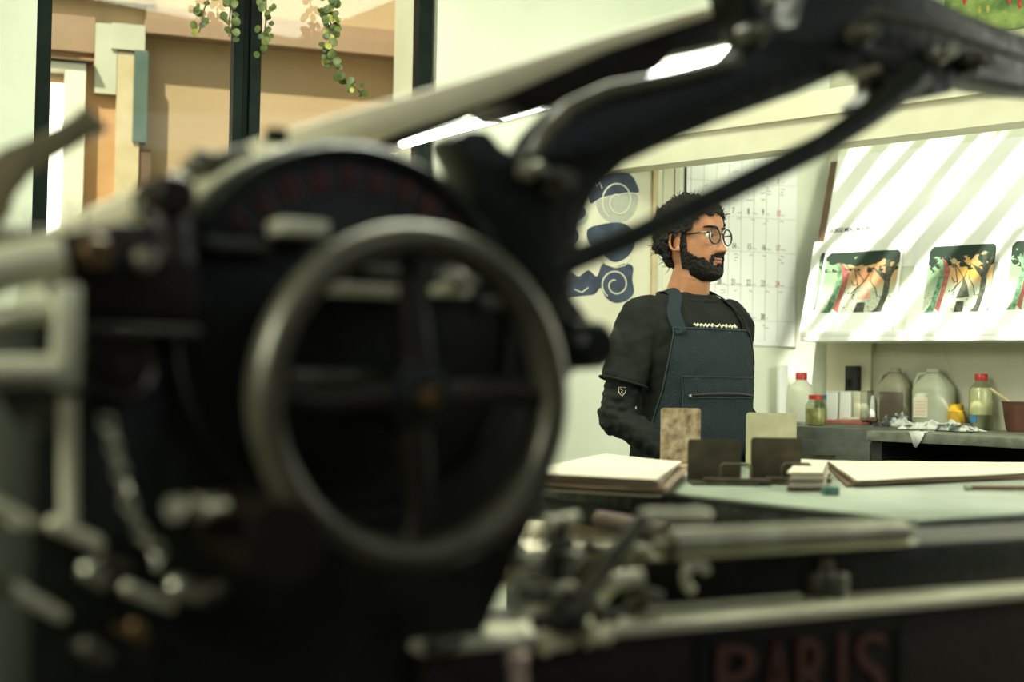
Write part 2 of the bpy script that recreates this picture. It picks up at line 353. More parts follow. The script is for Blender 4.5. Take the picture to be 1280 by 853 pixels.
# ------------------------------------------------------------------ hanging tube lamp
zt = 2.0; a0 = on_z(500, 180, zt); a1 = on_z(1010, 37, zt); FT = Frame(a0.x, a0.y, math.degrees(math.atan2(a1.y-a0.y, a1.x-a0.x))); LN = (a1-a0).length
t = thing('tube_lamp', 'long hanging tube lamp behind the raised press arm', 'lamp', (a0.x, a0.y, zt), FT.r)
b = MB(); b.span((-.02, -.045, .03), (LN, .045, .07)); b.build('housing', 'lampm', t, bev=.004)
for k in range(3):
    s0 = LN*k/3+.02; b = MB(); b.rod((s0, 0, 0), (s0+LN/3-.05, 0, 0), .019, n=16); b.build('tube', 'tube', t)
    b = MB(); b.box((s0-.012, 0, .015), (.02, .04, .06)); b.box((s0+LN/3-.04, 0, .015), (.02, .04, .06)); b.build('socket', 'lampm', t)
b = MB(); b.rod((LN-.08, 0, .07), (LN-.08, 0, 1.0), .005); b.build('suspension_rod', 'iron', t)
wy = LW.loc(a0); b = MB(); lp = Vector((a0.x, a0.y, 0)) + LW.y*(-wy.y+.01); q = FT.loc(lp); b.rod((0, 0, .05), (q.x, q.y, .05), .008); b.build('wall_bracket', 'iron', t)

# ------------------------------------------------------------------ framed navy print
def wall_thing(name, label, cat, fr, p0, v=0.0, group=None):
    A = fr.hit(*p0, v); return thing(name, label, cat, fr.world((A.x, v, A.z)), fr.r, group), A
t, A0 = wall_thing('framed_print', 'framed print of navy blue spiral shapes on cream, hung behind the man', 'picture', LW, (660, 440))
def lw(px, py, v=0): q = LW.hit(px, py, v); return (q.x-A0.x, q.z-A0.z)
x0, z0 = lw(660, 438); x1, z1 = lw(821, 205); z1 += .06
b = MB(); b.span((x0, -.02, z0), (x0+.02, 0, z1)); b.span((x1-.022, -.02, z0), (x1, 0, z1)); b.span((x0, -.02, z0), (x1, 0, z0+.02)); b.span((x0, -.02, z1-.02), (x1, 0, z1)); b.build('picture_frame', 'lwood', t, bev=.002)
b = MB(); b.span((x0+.02, -.008, z0+.02), (x1-.02, -.002, z1-.02)); b.build('backing_paper', 'cream', t)
def blob(mb, pts, v0, v1, frf=lw):
    P = [frf(*p) for p in pts]; n = len(P); Q = []
    for i in range(n):
        p0_, p1_, p2_, p3_ = P[(i-1) % n], P[i], P[(i+1) % n], P[(i+2) % n]
        for k in range(4):
            u = k/4; Q.append(tuple(.5*((2*p1_[j])+(-p0_[j]+p2_[j])*u+(2*p0_[j]-5*p1_[j]+4*p2_[j]-p3_[j])*u*u+(-p0_[j]+3*p1_[j]-3*p2_[j]+p3_[j])*u**3) for j in (0, 1)))
    mb.prism(Q, v0, v1)
b = MB()
blob(b, [(734, 234), (742, 228), (752, 220), (775, 214), (789, 221), (795, 232), (797, 241), (784, 241), (766, 244), (752, 247), (744, 251), (736, 254)], -.0095, -.008)
blob(b, [(706, 292), (716, 286), (722, 296), (716, 306), (707, 303)], -.0095, -.008)
blob(b, [(733, 288), (750, 281), (775, 279), (790, 290), (791, 308), (782, 322), (768, 328), (757, 322), (748, 310), (736, 306)], -.0095, -.008)
blob(b, [(752, 330), (766, 334), (780, 330), (790, 334), (789, 350), (791, 366), (782, 376), (768, 379), (756, 372), (750, 360), (742, 368), (728, 370), (712, 372), (698, 374), (696, 356), (706, 348), (712, 340), (722, 346), (734, 338), (745, 346)], -.0095, -.008)
blob(b, [(708, 262), (720, 258), (730, 262), (728, 272), (716, 276), (708, 272)], -.0095, -.008)
b.build('navy_shapes', 'navy', t, smooth=False)
b = MB(); blob(b, [(744, 253), (756, 248), (775, 243), (795, 244), (794, 262), (783, 276), (764, 279), (750, 270)], -.0092, -.008); blob(b, [(712, 268), (724, 262), (734, 268), (730, 280), (716, 282)], -.0092, -.008); b.build('grey_tint', mat('pale_grey_ink', (.40, .42, .33), .8, c2=(.34, .36, .29), scale=30), t, smooth=False)
for cx_, cy_, r0, squash, tn in ((771, 252, 20, 1.2, 1.45), (768, 356, 17, 1.05, 1.4)):
    pts = []
    for k in range(40):
        a = 2.2+k/39*tn*2*math.pi; r = r0*(1-(k/39)**1.6*.72); q = lw(cx_+r*math.cos(a), cy_+r*squash*math.sin(a)); pts.append((q[0], -.0095, q[1]))
    b = MB(); b.tube(pts, .0030, 6); b.build('cream_spiral', 'cream', t)
for s_ in ([(741, 226), (744, 233), (748, 228), (751, 236)], [(702, 342), (704, 352), (701, 358), (706, 366), (703, 374)], [(698, 350), (699, 360), (697, 370)], [(748, 322), (756, 331), (768, 335), (780, 332), (788, 322)], [(716, 362), (726, 366), (734, 360)]):
    b = MB(); b.tube([(lw(*p)[0], -.0095, lw(*p)[1]) for p in s_], .0026, 5); b.build('cream_stroke', 'cream', t)

# ------------------------------------------------------------------ calendar
t, A0 = wall_thing('wall_calendar', 'large white wall calendar with handwritten notes behind the man\'s head', 'calendar', LW, (855, 430))
x0, z0 = lw(854, 430); x1, z1 = lw(996, 175)
b = MB(); b.span((x0, -.006, z0), (x1, 0, z1)); b.build('sheet', 'white', t)
b = MB(); b.span((x0-.004, -.008, z0+.35), (x0+.001, 0, z1)); b.span((x0-.05, -.004, z1-.42), (x0-.045, 0, z1)); b.build('binding_edge', 'black', t)
cw = .0535; W_ = x1-x0; rh = .130
b = MB()
colx = [x0+.02+i*cw for i in range(8)]; rowz = [z0+.095+j*rh for j in range(6)]
for x in colx: b.span((x-.0005, -.0068, z0+.02), (x+.0005, -.006, z1-.01))
for z in rowz: b.span((x0+.005, -.0068, z-.0005), (x1-.005, -.006, z+.0005))
b.build('grid_lines', mat('grid_ink', (.35, .36, .32), .7), t, smooth=False)
RX = Matrix.Rotation(math.radians(90), 4, 'X')
b = MB(); br = MB(); bs = MB()
# column positions read from the photograph (x of 22 = 937 px)
numx = [lw(p, 350)[0] for p in (795, 826, 858, 882, 918, 935, 953, 972)]
colsx = {3: lw(898, 350)[0], 4: lw(916, 350)[0]-.0, 5: lw(935, 350)[0], 6: lw(953, 350)[0], 7: lw(971, 350)[0]}
rows = {432-34: {5: '29', 6: '30'}, 356: {3: '20', 4: '21', 5: '22', 6: '23', 7: '24'}, 311: {3: '13', 4: '14', 5: '15', 6: '16', 7: '17'}, 267: {3: '6', 4: '7', 5: '8', 6: '9', 7: '10'}, 226: {5: '1', 6: '2', 7: '3'}}
for y, r in rows.items():
    for c, s in r.items():
        zz = lw(935, y)[1]-.004; mb = br if c == 7 else b
        mb.text(s, .030, Matrix.Translation((colsx[c]-.010, -.0068, zz)) @ RX @ Matrix.Diagonal((.62, 1.1, 1, 1)), .0004)
        rn = random.Random(int(s)+int(y))
        for k in range(rn.randint(2, 4)):
            x = colsx[c]+.008+rn.uniform(-.012, .003) if k else colsx[c]+.012; z = zz-.008-.012*k if k else zz+.004; n = rn.randint(5, 9)
            bs.tube([(x+j*.0026, -.0068, z+rn.uniform(-.003, .003)) for j in range(n)], .0007, 4)
for y in (185, 195, 215, 232, 242, 250):
    for p in (862, 880, 915, 932, 950):
        rn = random.Random(int(y*p))
        if rn.random() < .35: continue
        q = lw(p, y); n = rn.randint(5, 10); bs.tube([(q[0]+j*.003, -.0068, q[1]+rn.uniform(-.003, .003)) for j in range(n)], .0008, 4)
b.build('numbers', 'black', t, smooth=False); br.build('red_numbers', 'red', t, smooth=False); bs.build('handwriting', 'black', t)
t2, A1 = wall_thing('wall_paper_strip', 'narrow cream paper strip between the framed print and the calendar', 'paper', LW, (828, 430))
b = MB(); q0_ = LW.hit(826, 430); q1_ = LW.hit(850, 190); b.span((q0_.x-A1.x, -.004, 0), (q1_.x-A1.x, 0, q1_.z-A1.z)); b.build('sheet', 'cream', t2)

# ------------------------------------------------------------------ shelf with slanted board and prints
SZ = 1.362
sx0 = RW.hit(1000, 423, -.25).x
t = thing('display_ledge', 'white display ledge and slanted backing board carrying the row of prints', 'shelf', RW.world((sx0, 0, SZ)), RW.r)
b = MB(); b.span((0, -.25, -.016), (2.0, 0, 0)); b.span((0, -.25, 0), (2.0, -.235, .022)); b.build('ledge', 'white', t, bev=.002)
SL = math.atan2(.20, .74)         # lean of the board
Rl = Matrix.Rotation(-SL, 4, 'X')
def bd(x, h, off=0): return Vector((x, -.225 + math.sin(SL)*h - math.cos(SL)*off, .002 + math.cos(SL)*h + math.sin(SL)*off*1.0))
def slab(mb, x0, x1, h0, h1, o0, o1, shear=0):
    P = [bd(x, h, o) for o in (o0, o1) for x, h in ((x0, h0), (x1, h0), (x1+shear, h1), (x0+shear, h1))]
    v = [mb.bm.verts.new(p) for p in P]
    for f in ((0, 1, 2, 3), (7, 6, 5, 4), (0, 4, 5, 1), (1, 5, 6, 2), (2, 6, 7, 3), (3, 7, 4, 0)): mb.bm.faces.new([v[i] for i in f])
b = MB(); slab(b, .02, 2.0, 0, .80, -.012, 0); b.build('backing_board', 'wall', t, smooth=False)
b = MB(); slab(b, -.005, .02, .30, .70, -.014, .006); b.build('edge_batten', 'wood', t, smooth=False)
def onboard(px, py, off=0):     # board coordinates of a pixel
    P0 = RW.world(bd(0, 0, off)+Vector((sx0, 0, SZ))); P1 = RW.world(bd(0, 1, off)+Vector((sx0, 0, SZ))); n = RW.x.cross(P1-P0).normalized()
    d = ray(px, py); tt = (P0-CAMP).dot(n)/d.dot(n); h = CAMP+d*tt-P0; return h.dot(RW.x), h.dot((P1-P0).normalized())
# poster
def board_thing(name, label, cat, group=None): return thing(name, label, cat, RW.world((sx0, 0, SZ)), RW.r, group)
t = board_thing('exhibition_poster', 'large blank white poster with small printed name, sunlit behind the prints', 'poster')
a = onboard(1032, 300); c = onboard(1270, 186)
b = MB(); slab(b, a[0], 1.9, .26, .72, .001, .003); b.build('sheet', 'white', t, smooth=False)
a = onboard(1034, 291.5, .004); b = MB(); mt = Matrix.Translation(bd(a[0], a[1], .0035)) @ Rl @ RX
b.text('GEORGE MEAD MOORE', .028, mt @ Matrix.Diagonal((.62, .85, 1, 1)), .0004, .018); b.build('lettering', mat('grey_ink', (.02, .02, .02), .7), t, smooth=False)
# prints
def artmat(seed, warm):
    m = bpy.data.materials.new('lithograph_ink'); N, L = nodes(m); bs = N['Principled BSDF']; bs.inputs['Roughness'].default_value = .8
    tc = N.new('ShaderNodeTexCoord'); sp = N.new('ShaderNodeSeparateXYZ'); L.new(tc.outputs['Generated'], sp.inputs[0])
    def mth(op, a, b_=None):
        n = N.new('ShaderNodeMath'); n.operation = op
        for i, v in enumerate((a, b_)):
            if v is None: continue
            if isinstance(v, (int, float)): n.inputs[i].default_value = v
            else: L.new(v, n.inputs[i])
        return n.outputs[0]
    def mix(f, a, b_):
        n = N.new('ShaderNodeMix'); n.data_type = 'RGBA'; L.new(f, n.inputs[0])
        for i, v in ((6, a), (7, b_)):
            if isinstance(v, tuple): n.inputs[i].default_value = (*v, 1)
            else: L.new(v, n.inputs[i])
        return n.outputs[2]
    X, Z = sp.outputs[0], sp.outputs[2]
    dx = mth('SUBTRACT', X, .68); dz = mth('SUBTRACT', Z, .62)
    r = mth('SQRT', mth('ADD', mth('MULTIPLY', mth('MULTIPLY', dx, dx), 1.0), mth('MULTIPLY', mth('MULTIPLY', dz, dz), 2.2)))
    rp = N.new('ShaderNodeValToRGB'); L.new(r, rp.inputs[0]); e_ = rp.color_ramp.elements
    e_[0].position = .05; e_[0].color = (*warm, 1); e_[1].position = .55; e_[1].color = (.22, .34, .19, 1)
    k = e_.new(.28); k.color = (.55, .33, .15, 1)
    low = N.new('ShaderNodeMapRange'); L.new(Z, low.inputs[0]); low.inputs[1].default_value = .22; low.inputs[2].default_value = .50
    c = mix(low.outputs[0], (.55, .60, .45), rp.outputs[0])
    nz = N.new('ShaderNodeTexNoise'); nz.inputs['Scale'].default_value = 9; nz.inputs['Detail'].default_value = 8; nz.noise_dimensions = '4D'; nz.inputs['W'].default_value = seed; L.new(tc.outputs['Generated'], nz.inputs['Vector'])
    fol = mth('GREATER_THAN', mth('ADD', nz.outputs[0], mth('MULTIPLY', mth('SUBTRACT', Z, .70), .8)), .53)
    c = mix(fol, c, (.012, .03, .016))
    nz2 = N.new('ShaderNodeTexNoise'); nz2.inputs['Scale'].default_value = 30; nz2.inputs['Detail'].default_value = 3; L.new(tc.outputs['Generated'], nz2.inputs['Vector'])
    sp2 = mth('MULTIPLY', mth('GREATER_THAN', nz2.outputs[0], .62), mth('LESS_THAN', Z, .35)); c = mix(sp2, c, (.05, .08, .05))
    L.new(c, bs.inputs['Base Color']); return m
inks = dict(trunk=mat('bark_ink', (.10, .11, .07), .8, c2=(.03, .04, .03), scale=60), gtr=mat('green_ink', (.04, .10, .05), .8, c2=(.2, .4, .22), scale=60), figr=mat('red_figure_ink', (.36, .13, .09), .8, c2=(.25, .07, .06), scale=60), orange=mat('orange_ink', (.7, .40, .26), .8, c2=(.6, .3, .2), scale=60))
def art_print(px0, px1, ax0, ax1, ytop, ybot, atop, abot, label, seed, warm, dx, faded=False):
    t = board_thing('art_print', label, 'print', 'row of landscape prints on the ledge')
    a = onboard(px0, ybot, .008); c = onboard(px1, ytop, .008)
    b = MB(); slab(b, a[0], c[0], .003, c[1], .005+dx, .007+dx); b.build('sheet', 'white', t, smooth=False)
    A = onboard(ax0, abot, .01); C = onboard(ax1, atop, .01); Wd, Hd = C[0]-A[0], C[1]-A[1]
    def q(u, v): return A[0]+u*Wd, A[1]+v*Hd
    def shape(pts, o0, o1, m, nm):
        b = MB(); P0 = [b.bm.verts.new(bd(*q(*p), o0+dx)) for p in pts]; P1 = [b.bm.verts.new(bd(*q(*p), o1+dx)) for p in pts]; n = len(pts)
        b.bm.faces.new(P0); b.bm.faces.new(P1[::-1])
        for i in range(n): b.bm.faces.new((P0[i], P1[i], P1[(i+1) % n], P0[(i+1) % n]))
        return b.build(nm, m, t, smooth=False)
    shape([(.04, 0), (.96, 0), (1, .05), (1, .95), (.96, 1), (.06, 1), (0, .93), (.02, .05)], .007, .0076, artmat(seed, warm), 'picture_field')
    T = [(.72, 0), (.80, .08), (.84, .3), (.84, .5), (.74, .62), (.66, .72), (.78, .66), (.84, .62), (.82, .84), (.88, .84), (.89, .66), (.98, .9), (.99, .8), (.92, .55), (.92, .3), (.88, .1), (.86, 0)]
    shape(T, .0077, .008, inks['trunk'], 'tree_trunk')
    shape([(.05, 0), (.12, .12), (.17, .35), (.2, .6), (.16, .8), (.24, .8), (.27, .55), (.24, .3), (.2, .08), (.18, 0)], .0077, .008, inks['gtr'], 'green_trunk')
    shape([(.2, .06), (.25, .3), (.27, .5), (.25, .68), (.2, .84), (.3, .74), (.36, .64), (.34, .4), (.3, .2), (.28, 0)], .0077, .0081, inks['figr'], 'red_figure')
    shape([(.5, .2), (.56, .4), (.58, .52), (.64, .42), (.70, .22)], .0077, .0081, inks['orange'] if faded else inks['trunk'], 'centre_figure')
    shape([(.49, 0), (.52, .16), (.63, .16), (.63, 0)], .0077, .008, inks['trunk'], 'stump')
    b = MB()
    for s in ([(.3, .7), (.42, .72), (.5, .62), (.58, .50)], [(.58, .5), (.66, .72), (.66, .5)], [(.42, .72), (.5, .42), (.42, .3)], [(.58, .5), (.48, .38), (.44, .24)], [(.66, .5), (.74, .38), (.78, .24)], [(.4, .52), (.44, .44), (.5, .46)], [(.3, .78), (.38, .68)]):
        b.tube([bd(*q(*p), .0079+dx) for p in s], .0016, 5)
    b.build('figure_lines', 'black', t)
art_print(998, 1062, 1014, 1050, 300, 423, 315, 388, 'mostly covered print at the left end of the ledge', 3.1, (.7, .5, .3), 0)
art_print(1015, 1133, 1022, 1127, 297, 423, 312, 392, 'landscape print with faded orange sky, left of the two full prints', 1.3, (.62, .26, .12), .0045, True)
art_print(1130, 1247, 1151, 1246, 289, 423, 304, 391, 'landscape print with yellow sky and dark red figure, in the middle of the ledge', 5.2, (.66, .40, .05), .001)
art_print(1236, 1350, 1255, 1345, 281, 423, 298, 388, 'landscape print cut off at the right edge of the photo', 8.4, (.66, .38, .06), .0055)
# tulip picture high on the wall, top right corner
t = thing('flower_picture', 'colourful flower picture above the beam in the top right corner', 'picture', RW.world((0, 0, 0)), RW.r)
a = RW.hit(1180, 50, -.02); b = MB(); b.span((a.x, -.02, a.z), (a.x+.6, 0, a.z+.45)); b.build('sheet', mat('leafy_print', (.04, .13, .02), .6, c2=(.30, .40, .10), scale=14), t)
rr = random.Random(4); bA = MB(); bB = MB()
for k in range(40):
    x = a.x+rr.uniform(.05, .55); z = a.z+rr.uniform(.05, .4); mb = bA if k % 2 else bB; mb.ball((x, -.022, z), (.008, .003, .016), 6)
bA.build('red_blooms', 'red', t); bB.build('yellow_blooms', 'leafy', t)

# ------------------------------------------------------------------ counter
CZ = 1.04
cxa = RW.loc(on_z(1083, 539, CZ)); cfy = cxa.y; cxl = RW.loc(on_z(996, 533, CZ)).x
t = thing('stone_counter', 'long counter with grey stone top under the ledge of prints', 'counter', RW.world((cxa.x, 0, 0)), RW.r)
b = MB(); b.span((0, cfy, CZ-.032), (2.0, -.002, CZ)); b.build('worktop', 'ctop', t, bev=.003)
b = MB(); b.span((0, cfy+.03, 0), (.04, 0, CZ-.032)); b.span((.04, -.10, 0), (2.0, -.03, CZ-.032)); b.span((.62, cfy+.06, .0), (.70, -.1, CZ-.032)); b.span((.04, cfy+.05, .60), (2.0, -.1, .63)); b.build('carcass', 'dark', t)
t = thing('drawer_cabinet', 'dark grey drawer cabinet at the left end of the stone counter', 'cabinet', RW.world((cxl, 0, 0)), RW.r)
cw_ = cxa.x-cxl-.004; b = MB(); b.span((0, cfy+.06, 0), (cw_, -.004, CZ+.004)); b.build('body', 'cfront', t, bev=.003)
for z0_, z1_ in ((.90, 1.0), (.78, .885), (.55, .765)):
    b = MB(); b.span((.01, cfy+.045, z0_), (cw_-.008, cfy+.06, z1_)); d = b.build('drawer', 'cfront', t, bev=.003)
    b = MB(); b.tube([(cw_/2-.04, cfy+.046, (z0_+z1_)/2), (cw_/2-.035, cfy+.03, (z0_+z1_)/2), (cw_/2+.035, cfy+.03, (z0_+z1_)/2), (cw_/2+.04, cfy+.046, (z0_+z1_)/2)], .004, 6); b.build('drawer_handle', 'dplate', d)
# pale wall panel in the corner, with black box
t, A0 = wall_thing('wall_panel', 'pale painted panel in the corner under the ledge', 'panel', RW, (1036, 530))
q = RW.hit(1092, 425); b = MB(); b.span((0, -.018, -.01), (q.x-A0.x, 0, q.z-A0.z+.0)); b.build('board', 'beam', t)
t, A0 = wall_thing('black_box', 'small black rectangular box fixed on the pale panel', 'box', RW, (1061, 492), -.018)
q = RW.hit(1077, 458, -.018); b = MB(); b.span((0, -.03, 0), (q.x-A0.x, 0, q.z-A0.z)); b.build('casing', 'black', t, bev=.003)
b = MB(); b.box((.02, -.031, .04), (.02, .003, .03)); b.build('faceplate', 'iron', t)
t, A0 = wall_thing('white_strip_board', 'tall white strip board standing at the left end of the counter', 'board', LW, (970, 560), -.04)
q = LW.hit(982, 457, -.04); b = MB(); b.span((0, -.02, -A0.z), (q.x-A0.x, .0, q.z-A0.z)); b.build('board', 'white', t, bev=.002)
t, A0 = wall_thing('wire', 'thin pale wire hanging down the wall beneath the ledge', 'wire', RW, (1188, 474), -.006)
b = MB(); P = [RW.hit(*p, -.006) for p in ((1175, 424), (1178, 440), (1183, 452), (1186, 464), (1189, 475))]; b.tube([(p.x-A0.x, 0, p.z-A0.z) for p in P], .0022, 6); b.build('strand', 'cream', t)

def at(px, py, z=CZ): return on_z(px, py, z)
def PW(p): return p.y/F              # metres per pixel at that depth
def item(name, label, cat, px, py, group=None, z=CZ, rz=None):
    p = at(px, py, z); l = RW.loc(p); lim = -.075
    if l.y > lim or RW.loc(p).x < 0 or LW.loc(p).y > -.07:      # keep clear of the walls: slide towards the viewer on the counter
        lo_, hi_ = 3.8, p.y
        for _ in range(40):
            Y = (lo_+hi_)/2; q = Vector((on_y(px, py, Y).x, Y, z)); ok = RW.loc(q).y < lim and LW.loc(q).y < lim
            lo_, hi_ = (Y, hi_) if ok else (lo_, Y)
        p = Vector((on_y(px, py, lo_).x, lo_, z))
    t = thing(name, label, cat, (p.x, p.y, z), RW.r if rz is None else rz, group)
    global DH; DH = max(0, (on_y(px, py, p.y).z - z))     # extra height, metres
    return t, PW(p)
# jug with a red cap
t, k = item('plastic_bottle', 'milky plastic bottle with red cap at the left end of the counter', 'bottle', 1001, 527, z=CZ+.004)
r = 17*k; h = 60*k
h += DH*.9
b = MB(); b.lathe([(0, 0), (r*.92, 0), (r, .006), (r, h*.62), (r*.9, h*.72), (r*.45, h*.84), (r*.38, h*.88), (r*.38, h*.9), (0, h*.9)]); b.build('body', 'hdpe', t)
b = MB(); b.lathe([(0, h*.87), (r*.43, h*.87), (r*.43, h*1.0), (r*.38, h*1.02), (0, h*1.02)]); b.build('cap', 'red', t)
def jar(px, py, w_, h_, cont, lid, label, lidh=.14, fill=.7, z=CZ):
    t, k = item('glass_jar', label, 'jar', px, py, z=z); r = w_*k/2; h = h_*k+DH
    b = MB(); b.lathe([(0, 0), (r*.9, 0), (r, .004), (r, h*.65), (r*.7, h*.80), (r*.62, h*.86), (r*.62, h*.9)]); b.build('glass', 'jar', t)
    b = MB(); b.lathe([(0, .003), (r*.88, .003), (r*.94, .007), (r*.94, h*fill*.8), (0, h*fill*.8)]); b.build('contents', cont, t)
    b = MB(); b.lathe([(0, h*.85), (r*.68, h*.85), (r*.68, h*.99), (r*.6, h), (0, h)]); b.build('lid', lid, t); return t
jar(1019, 532, 25, 38, 'amber', 'red', 'small jar of amber liquid with red lid', z=CZ+.004)
jar(1033, 524, 16, 30, 'jug2', 'blue', 'small clear jar with blue lid behind the amber one', z=CZ+.004)
# stack of white cartons
def carton(px, py, w_, h_, m, label, name='carton', d=.05, z=CZ+.004, taper=.92, group=None):
    t, k = item(name, label, 'box' if name == 'carton' else 'tub', px, py, group, z=z); W2 = w_*k/2/1.0; H = h_*k+DH
    b = MB(); vs = b.box((0, 0, H/2), (W2*2, d, H))
    for v in vs:
        if v.co.z < H/2: v.co.x *= taper; v.co.y *= taper
    b.build('body', m, t, bev=.003); b = MB(); b.box((0, 0, H+.002), (W2*2.04, d*1.04, .006)); b.build('lid', m, t, bev=.002)
carton(1044, 522, 16, 31, 'white', 'white carton beside the small clear jar')
carton(1061, 523, 15, 32, 'white', 'bright white tapered tub beneath the black box', 'plastic_tub', taper=1.15)
carton(1075, 521, 11, 30, 'beam', 'cream carton right of the bright white tub', z=CZ+.004)
carton(1084, 521, 9, 31, 'jug2', 'greyish carton next to the white tube', z=CZ)
t, k = item('white_tube', 'slim white tube standing left of the grey jug', 'tube', 1091, 521, z=CZ); b = MB(); b.lathe([(0, 0), (3.5*k, 0), (3.5*k, 30*k), (2.5*k, 31*k), (2.5*k, 37*k), (0, 37*k)], n=16); b.build('body', 'white', t)
def jug(px, py, w_, h_, m, label, lower=None, paper=False):
    t, k = item('plastic_jug', label, 'jug', px, py, 'large jugs at the back of the counter'); r = w_*k/2; h = h_*k+DH; c = m
    def ring(sx, z): 
        return [(sx*r*(abs(math.cos(a))**.6)*(1 if math.cos(a) > 0 else -1), .75*sx*r*(abs(math.sin(a))**.6)*(1 if math.sin(a) > 0 else -1), z) for a in [2*math.pi*j/24 for j in range(24)]]
    b = MB(); prof = [(.02, 0), (.95, 0), (1, .01), (1, h*.62), (.95, h*.70), (.5, h*.88), (.3, h*.93), (.3, h*.98)]
    R = [[b.bm.verts.new(p) for p in ring(*pr)] for pr in prof]
    for A, B in zip(R, R[1:]):
        for j in range(24): b.bm.faces.new((A[j], A[(j+1) % 24], B[(j+1) % 24], B[j]))
    b.bm.faces.new(R[0]); b.bm.faces.new(R[-1]); b.build('body', m, t)
    b = MB(); b.lathe([(0, h*.93), (r*.34, h*.93), (r*.34, h), (r*.3, h*1.01), (0, h*1.01)], n=20); b.build('cap', m, t)
    b = MB(); b.tube([(-r*.3, -r*.1, h*.92), (-r*.75, -r*.12, h*.90), (-r*.98, -r*.1, h*.72), (-r*.97, 0, h*.55)], .008, 8); b.build('handle', m, t)
    if lower:
        b = MB(); b.box((r*.15, -.76*r, h*.32), (r*1.5, .004, h*.55)); b.build('front_panel', lower, t, bev=.0015)
    if paper:
        b = MB(); b.box((-r*.3, -.765*r, h*.34), (r*.75, .003, h*.34)); l = b.build('paper_label', 'cream', t)
        b = MB()
        for i in range(5): b.box((-r*.3, -.772*r, h*(.22+.055*i)), (r*(.66-.1*(i % 2)), .002, h*.022))
        b.build('label_print', 'pink', l)
    return t
jug(1119, 521, 42, 60, 'jug', 'grey-brown jug with dark front at the back of the counter', 'browns')
jug(1167, 521, 50, 60, 'jug2', 'pale translucent jug with faded red label', None, True)
def small_bottle(px, py, w_, h_, m, cap, label, tip=.3):
    t, k = item('small_bottle', label, 'bottle', px, py); r = w_*k/2; h = h_*k+DH
    b = MB(); b.lathe([(0, 0), (r, 0), (r, h*.55), (r*.5, h*.66), (r*.45, h*.68), (0, h*.68)], n=16); b.build('body', m, t)
    b = MB(); b.lathe([(0, h*.66), (r*.55, h*.66), (r*tip, h), (0, h)], n=12); b.build('cap', cap, t)
small_bottle(1158, 522, 7, 18, 'black', 'black', 'tiny black bottle behind the rag, left one of two', .5)
small_bottle(1168, 523, 8, 18, 'blue', 'black', 'tiny dark blue bottle behind the rag', .5)
small_bottle(1183, 526, 8, 28, 'white', 'white', 'white dropper bottle with pointed tip and red label', .12)
t, k = item('yellow_container', 'yellow plastic container with screw lid behind the white dropper bottle', 'container', 1195, 526)
b = MB(); b.lathe([(0, 0), (11*k, 0), (11*k, 22*k), (8*k, 24*k), (8*k, 25*k), (0, 25*k)], n=24); b.build('body', 'yellow', t); b = MB(); b.lathe([(0, 24*k), (9*k, 24*k), (9*k, 31*k), (0, 31*k)], n=24); b.build('lid', 'yellow', t)
# clear bottle with red cap
t, k = item('clear_bottle', 'clear bottle of pale yellow liquid with red cap, right part of counter', 'bottle', 1226, 536); r = 14.5*k; h = 70*k
b = MB(); b.lathe([(0, 0), (r*.95, 0), (r, .005), (r, h*.68), (r*.9, h*.76), (r*.48, h*.86), (r*.45, h*.92)]); b.build('glass', 'jar', t)
b = MB(); b.lathe([(0, h*.27), (r*.93, h*.27), (r*.93, h*.67), (r*.8, h*.75), (0, h*.75)]); b.build('liquid', mat('pale_liquid', (.66, .62, .38), .3, c2=(.74, .70, .48), scale=12), t)
b = MB(); b.lathe([(0, h*.88), (r*.52, h*.88), (r*.55, h*.90), (r*.55, h*.98), (r*.5, h), (0, h)]); b.build('cap', 'red', t)
b = MB(); b.box((-r*.15, -r*1.0, h*.19), (r*.55, .004, h*.13)); b.build('blue_label', 'blue', t)
# brown pot with a wooden stick
t, k = item('brown_pot', 'dark brown pot at the right end of the counter', 'pot', 1275, 540); b = MB(); b.lathe([(0, 0), (15*k, 0), (17*k, .01), (22*k, 37*k), (20.5*k, 37*k), (15*k, .012), (0, .012)]); b.build('bowl', mat('brown_glaze', (.085, .035, .02), .35, c2=(.12, .05, .03), scale=12), t)
b = MB(); b.tube([(22*k*math.cos(a), 22*k*math.sin(a), 37*k) for a in [2*math.pi*i/24 for i in range(24)]], .003, 6, closed=True); b.build('rim', 'wood', t)
p = at(1275, 540); b = MB(); s0 = on_y(1237, 486, p.y-.02); s1 = on_y(1262, 503, p.y-.02); dd = s1-s0; b.tube([s0-p, s1-p, s1-p+dd*.45], [.006, .005, .004], 8); o = b.build('wooden_stick', 'lwood'); o.location = (p.x, p.y, CZ); 
for v in o.data.vertices: v.co.z += p.z-CZ
tag(o, 'pale wooden stick leaning in the brown pot', 'stick')
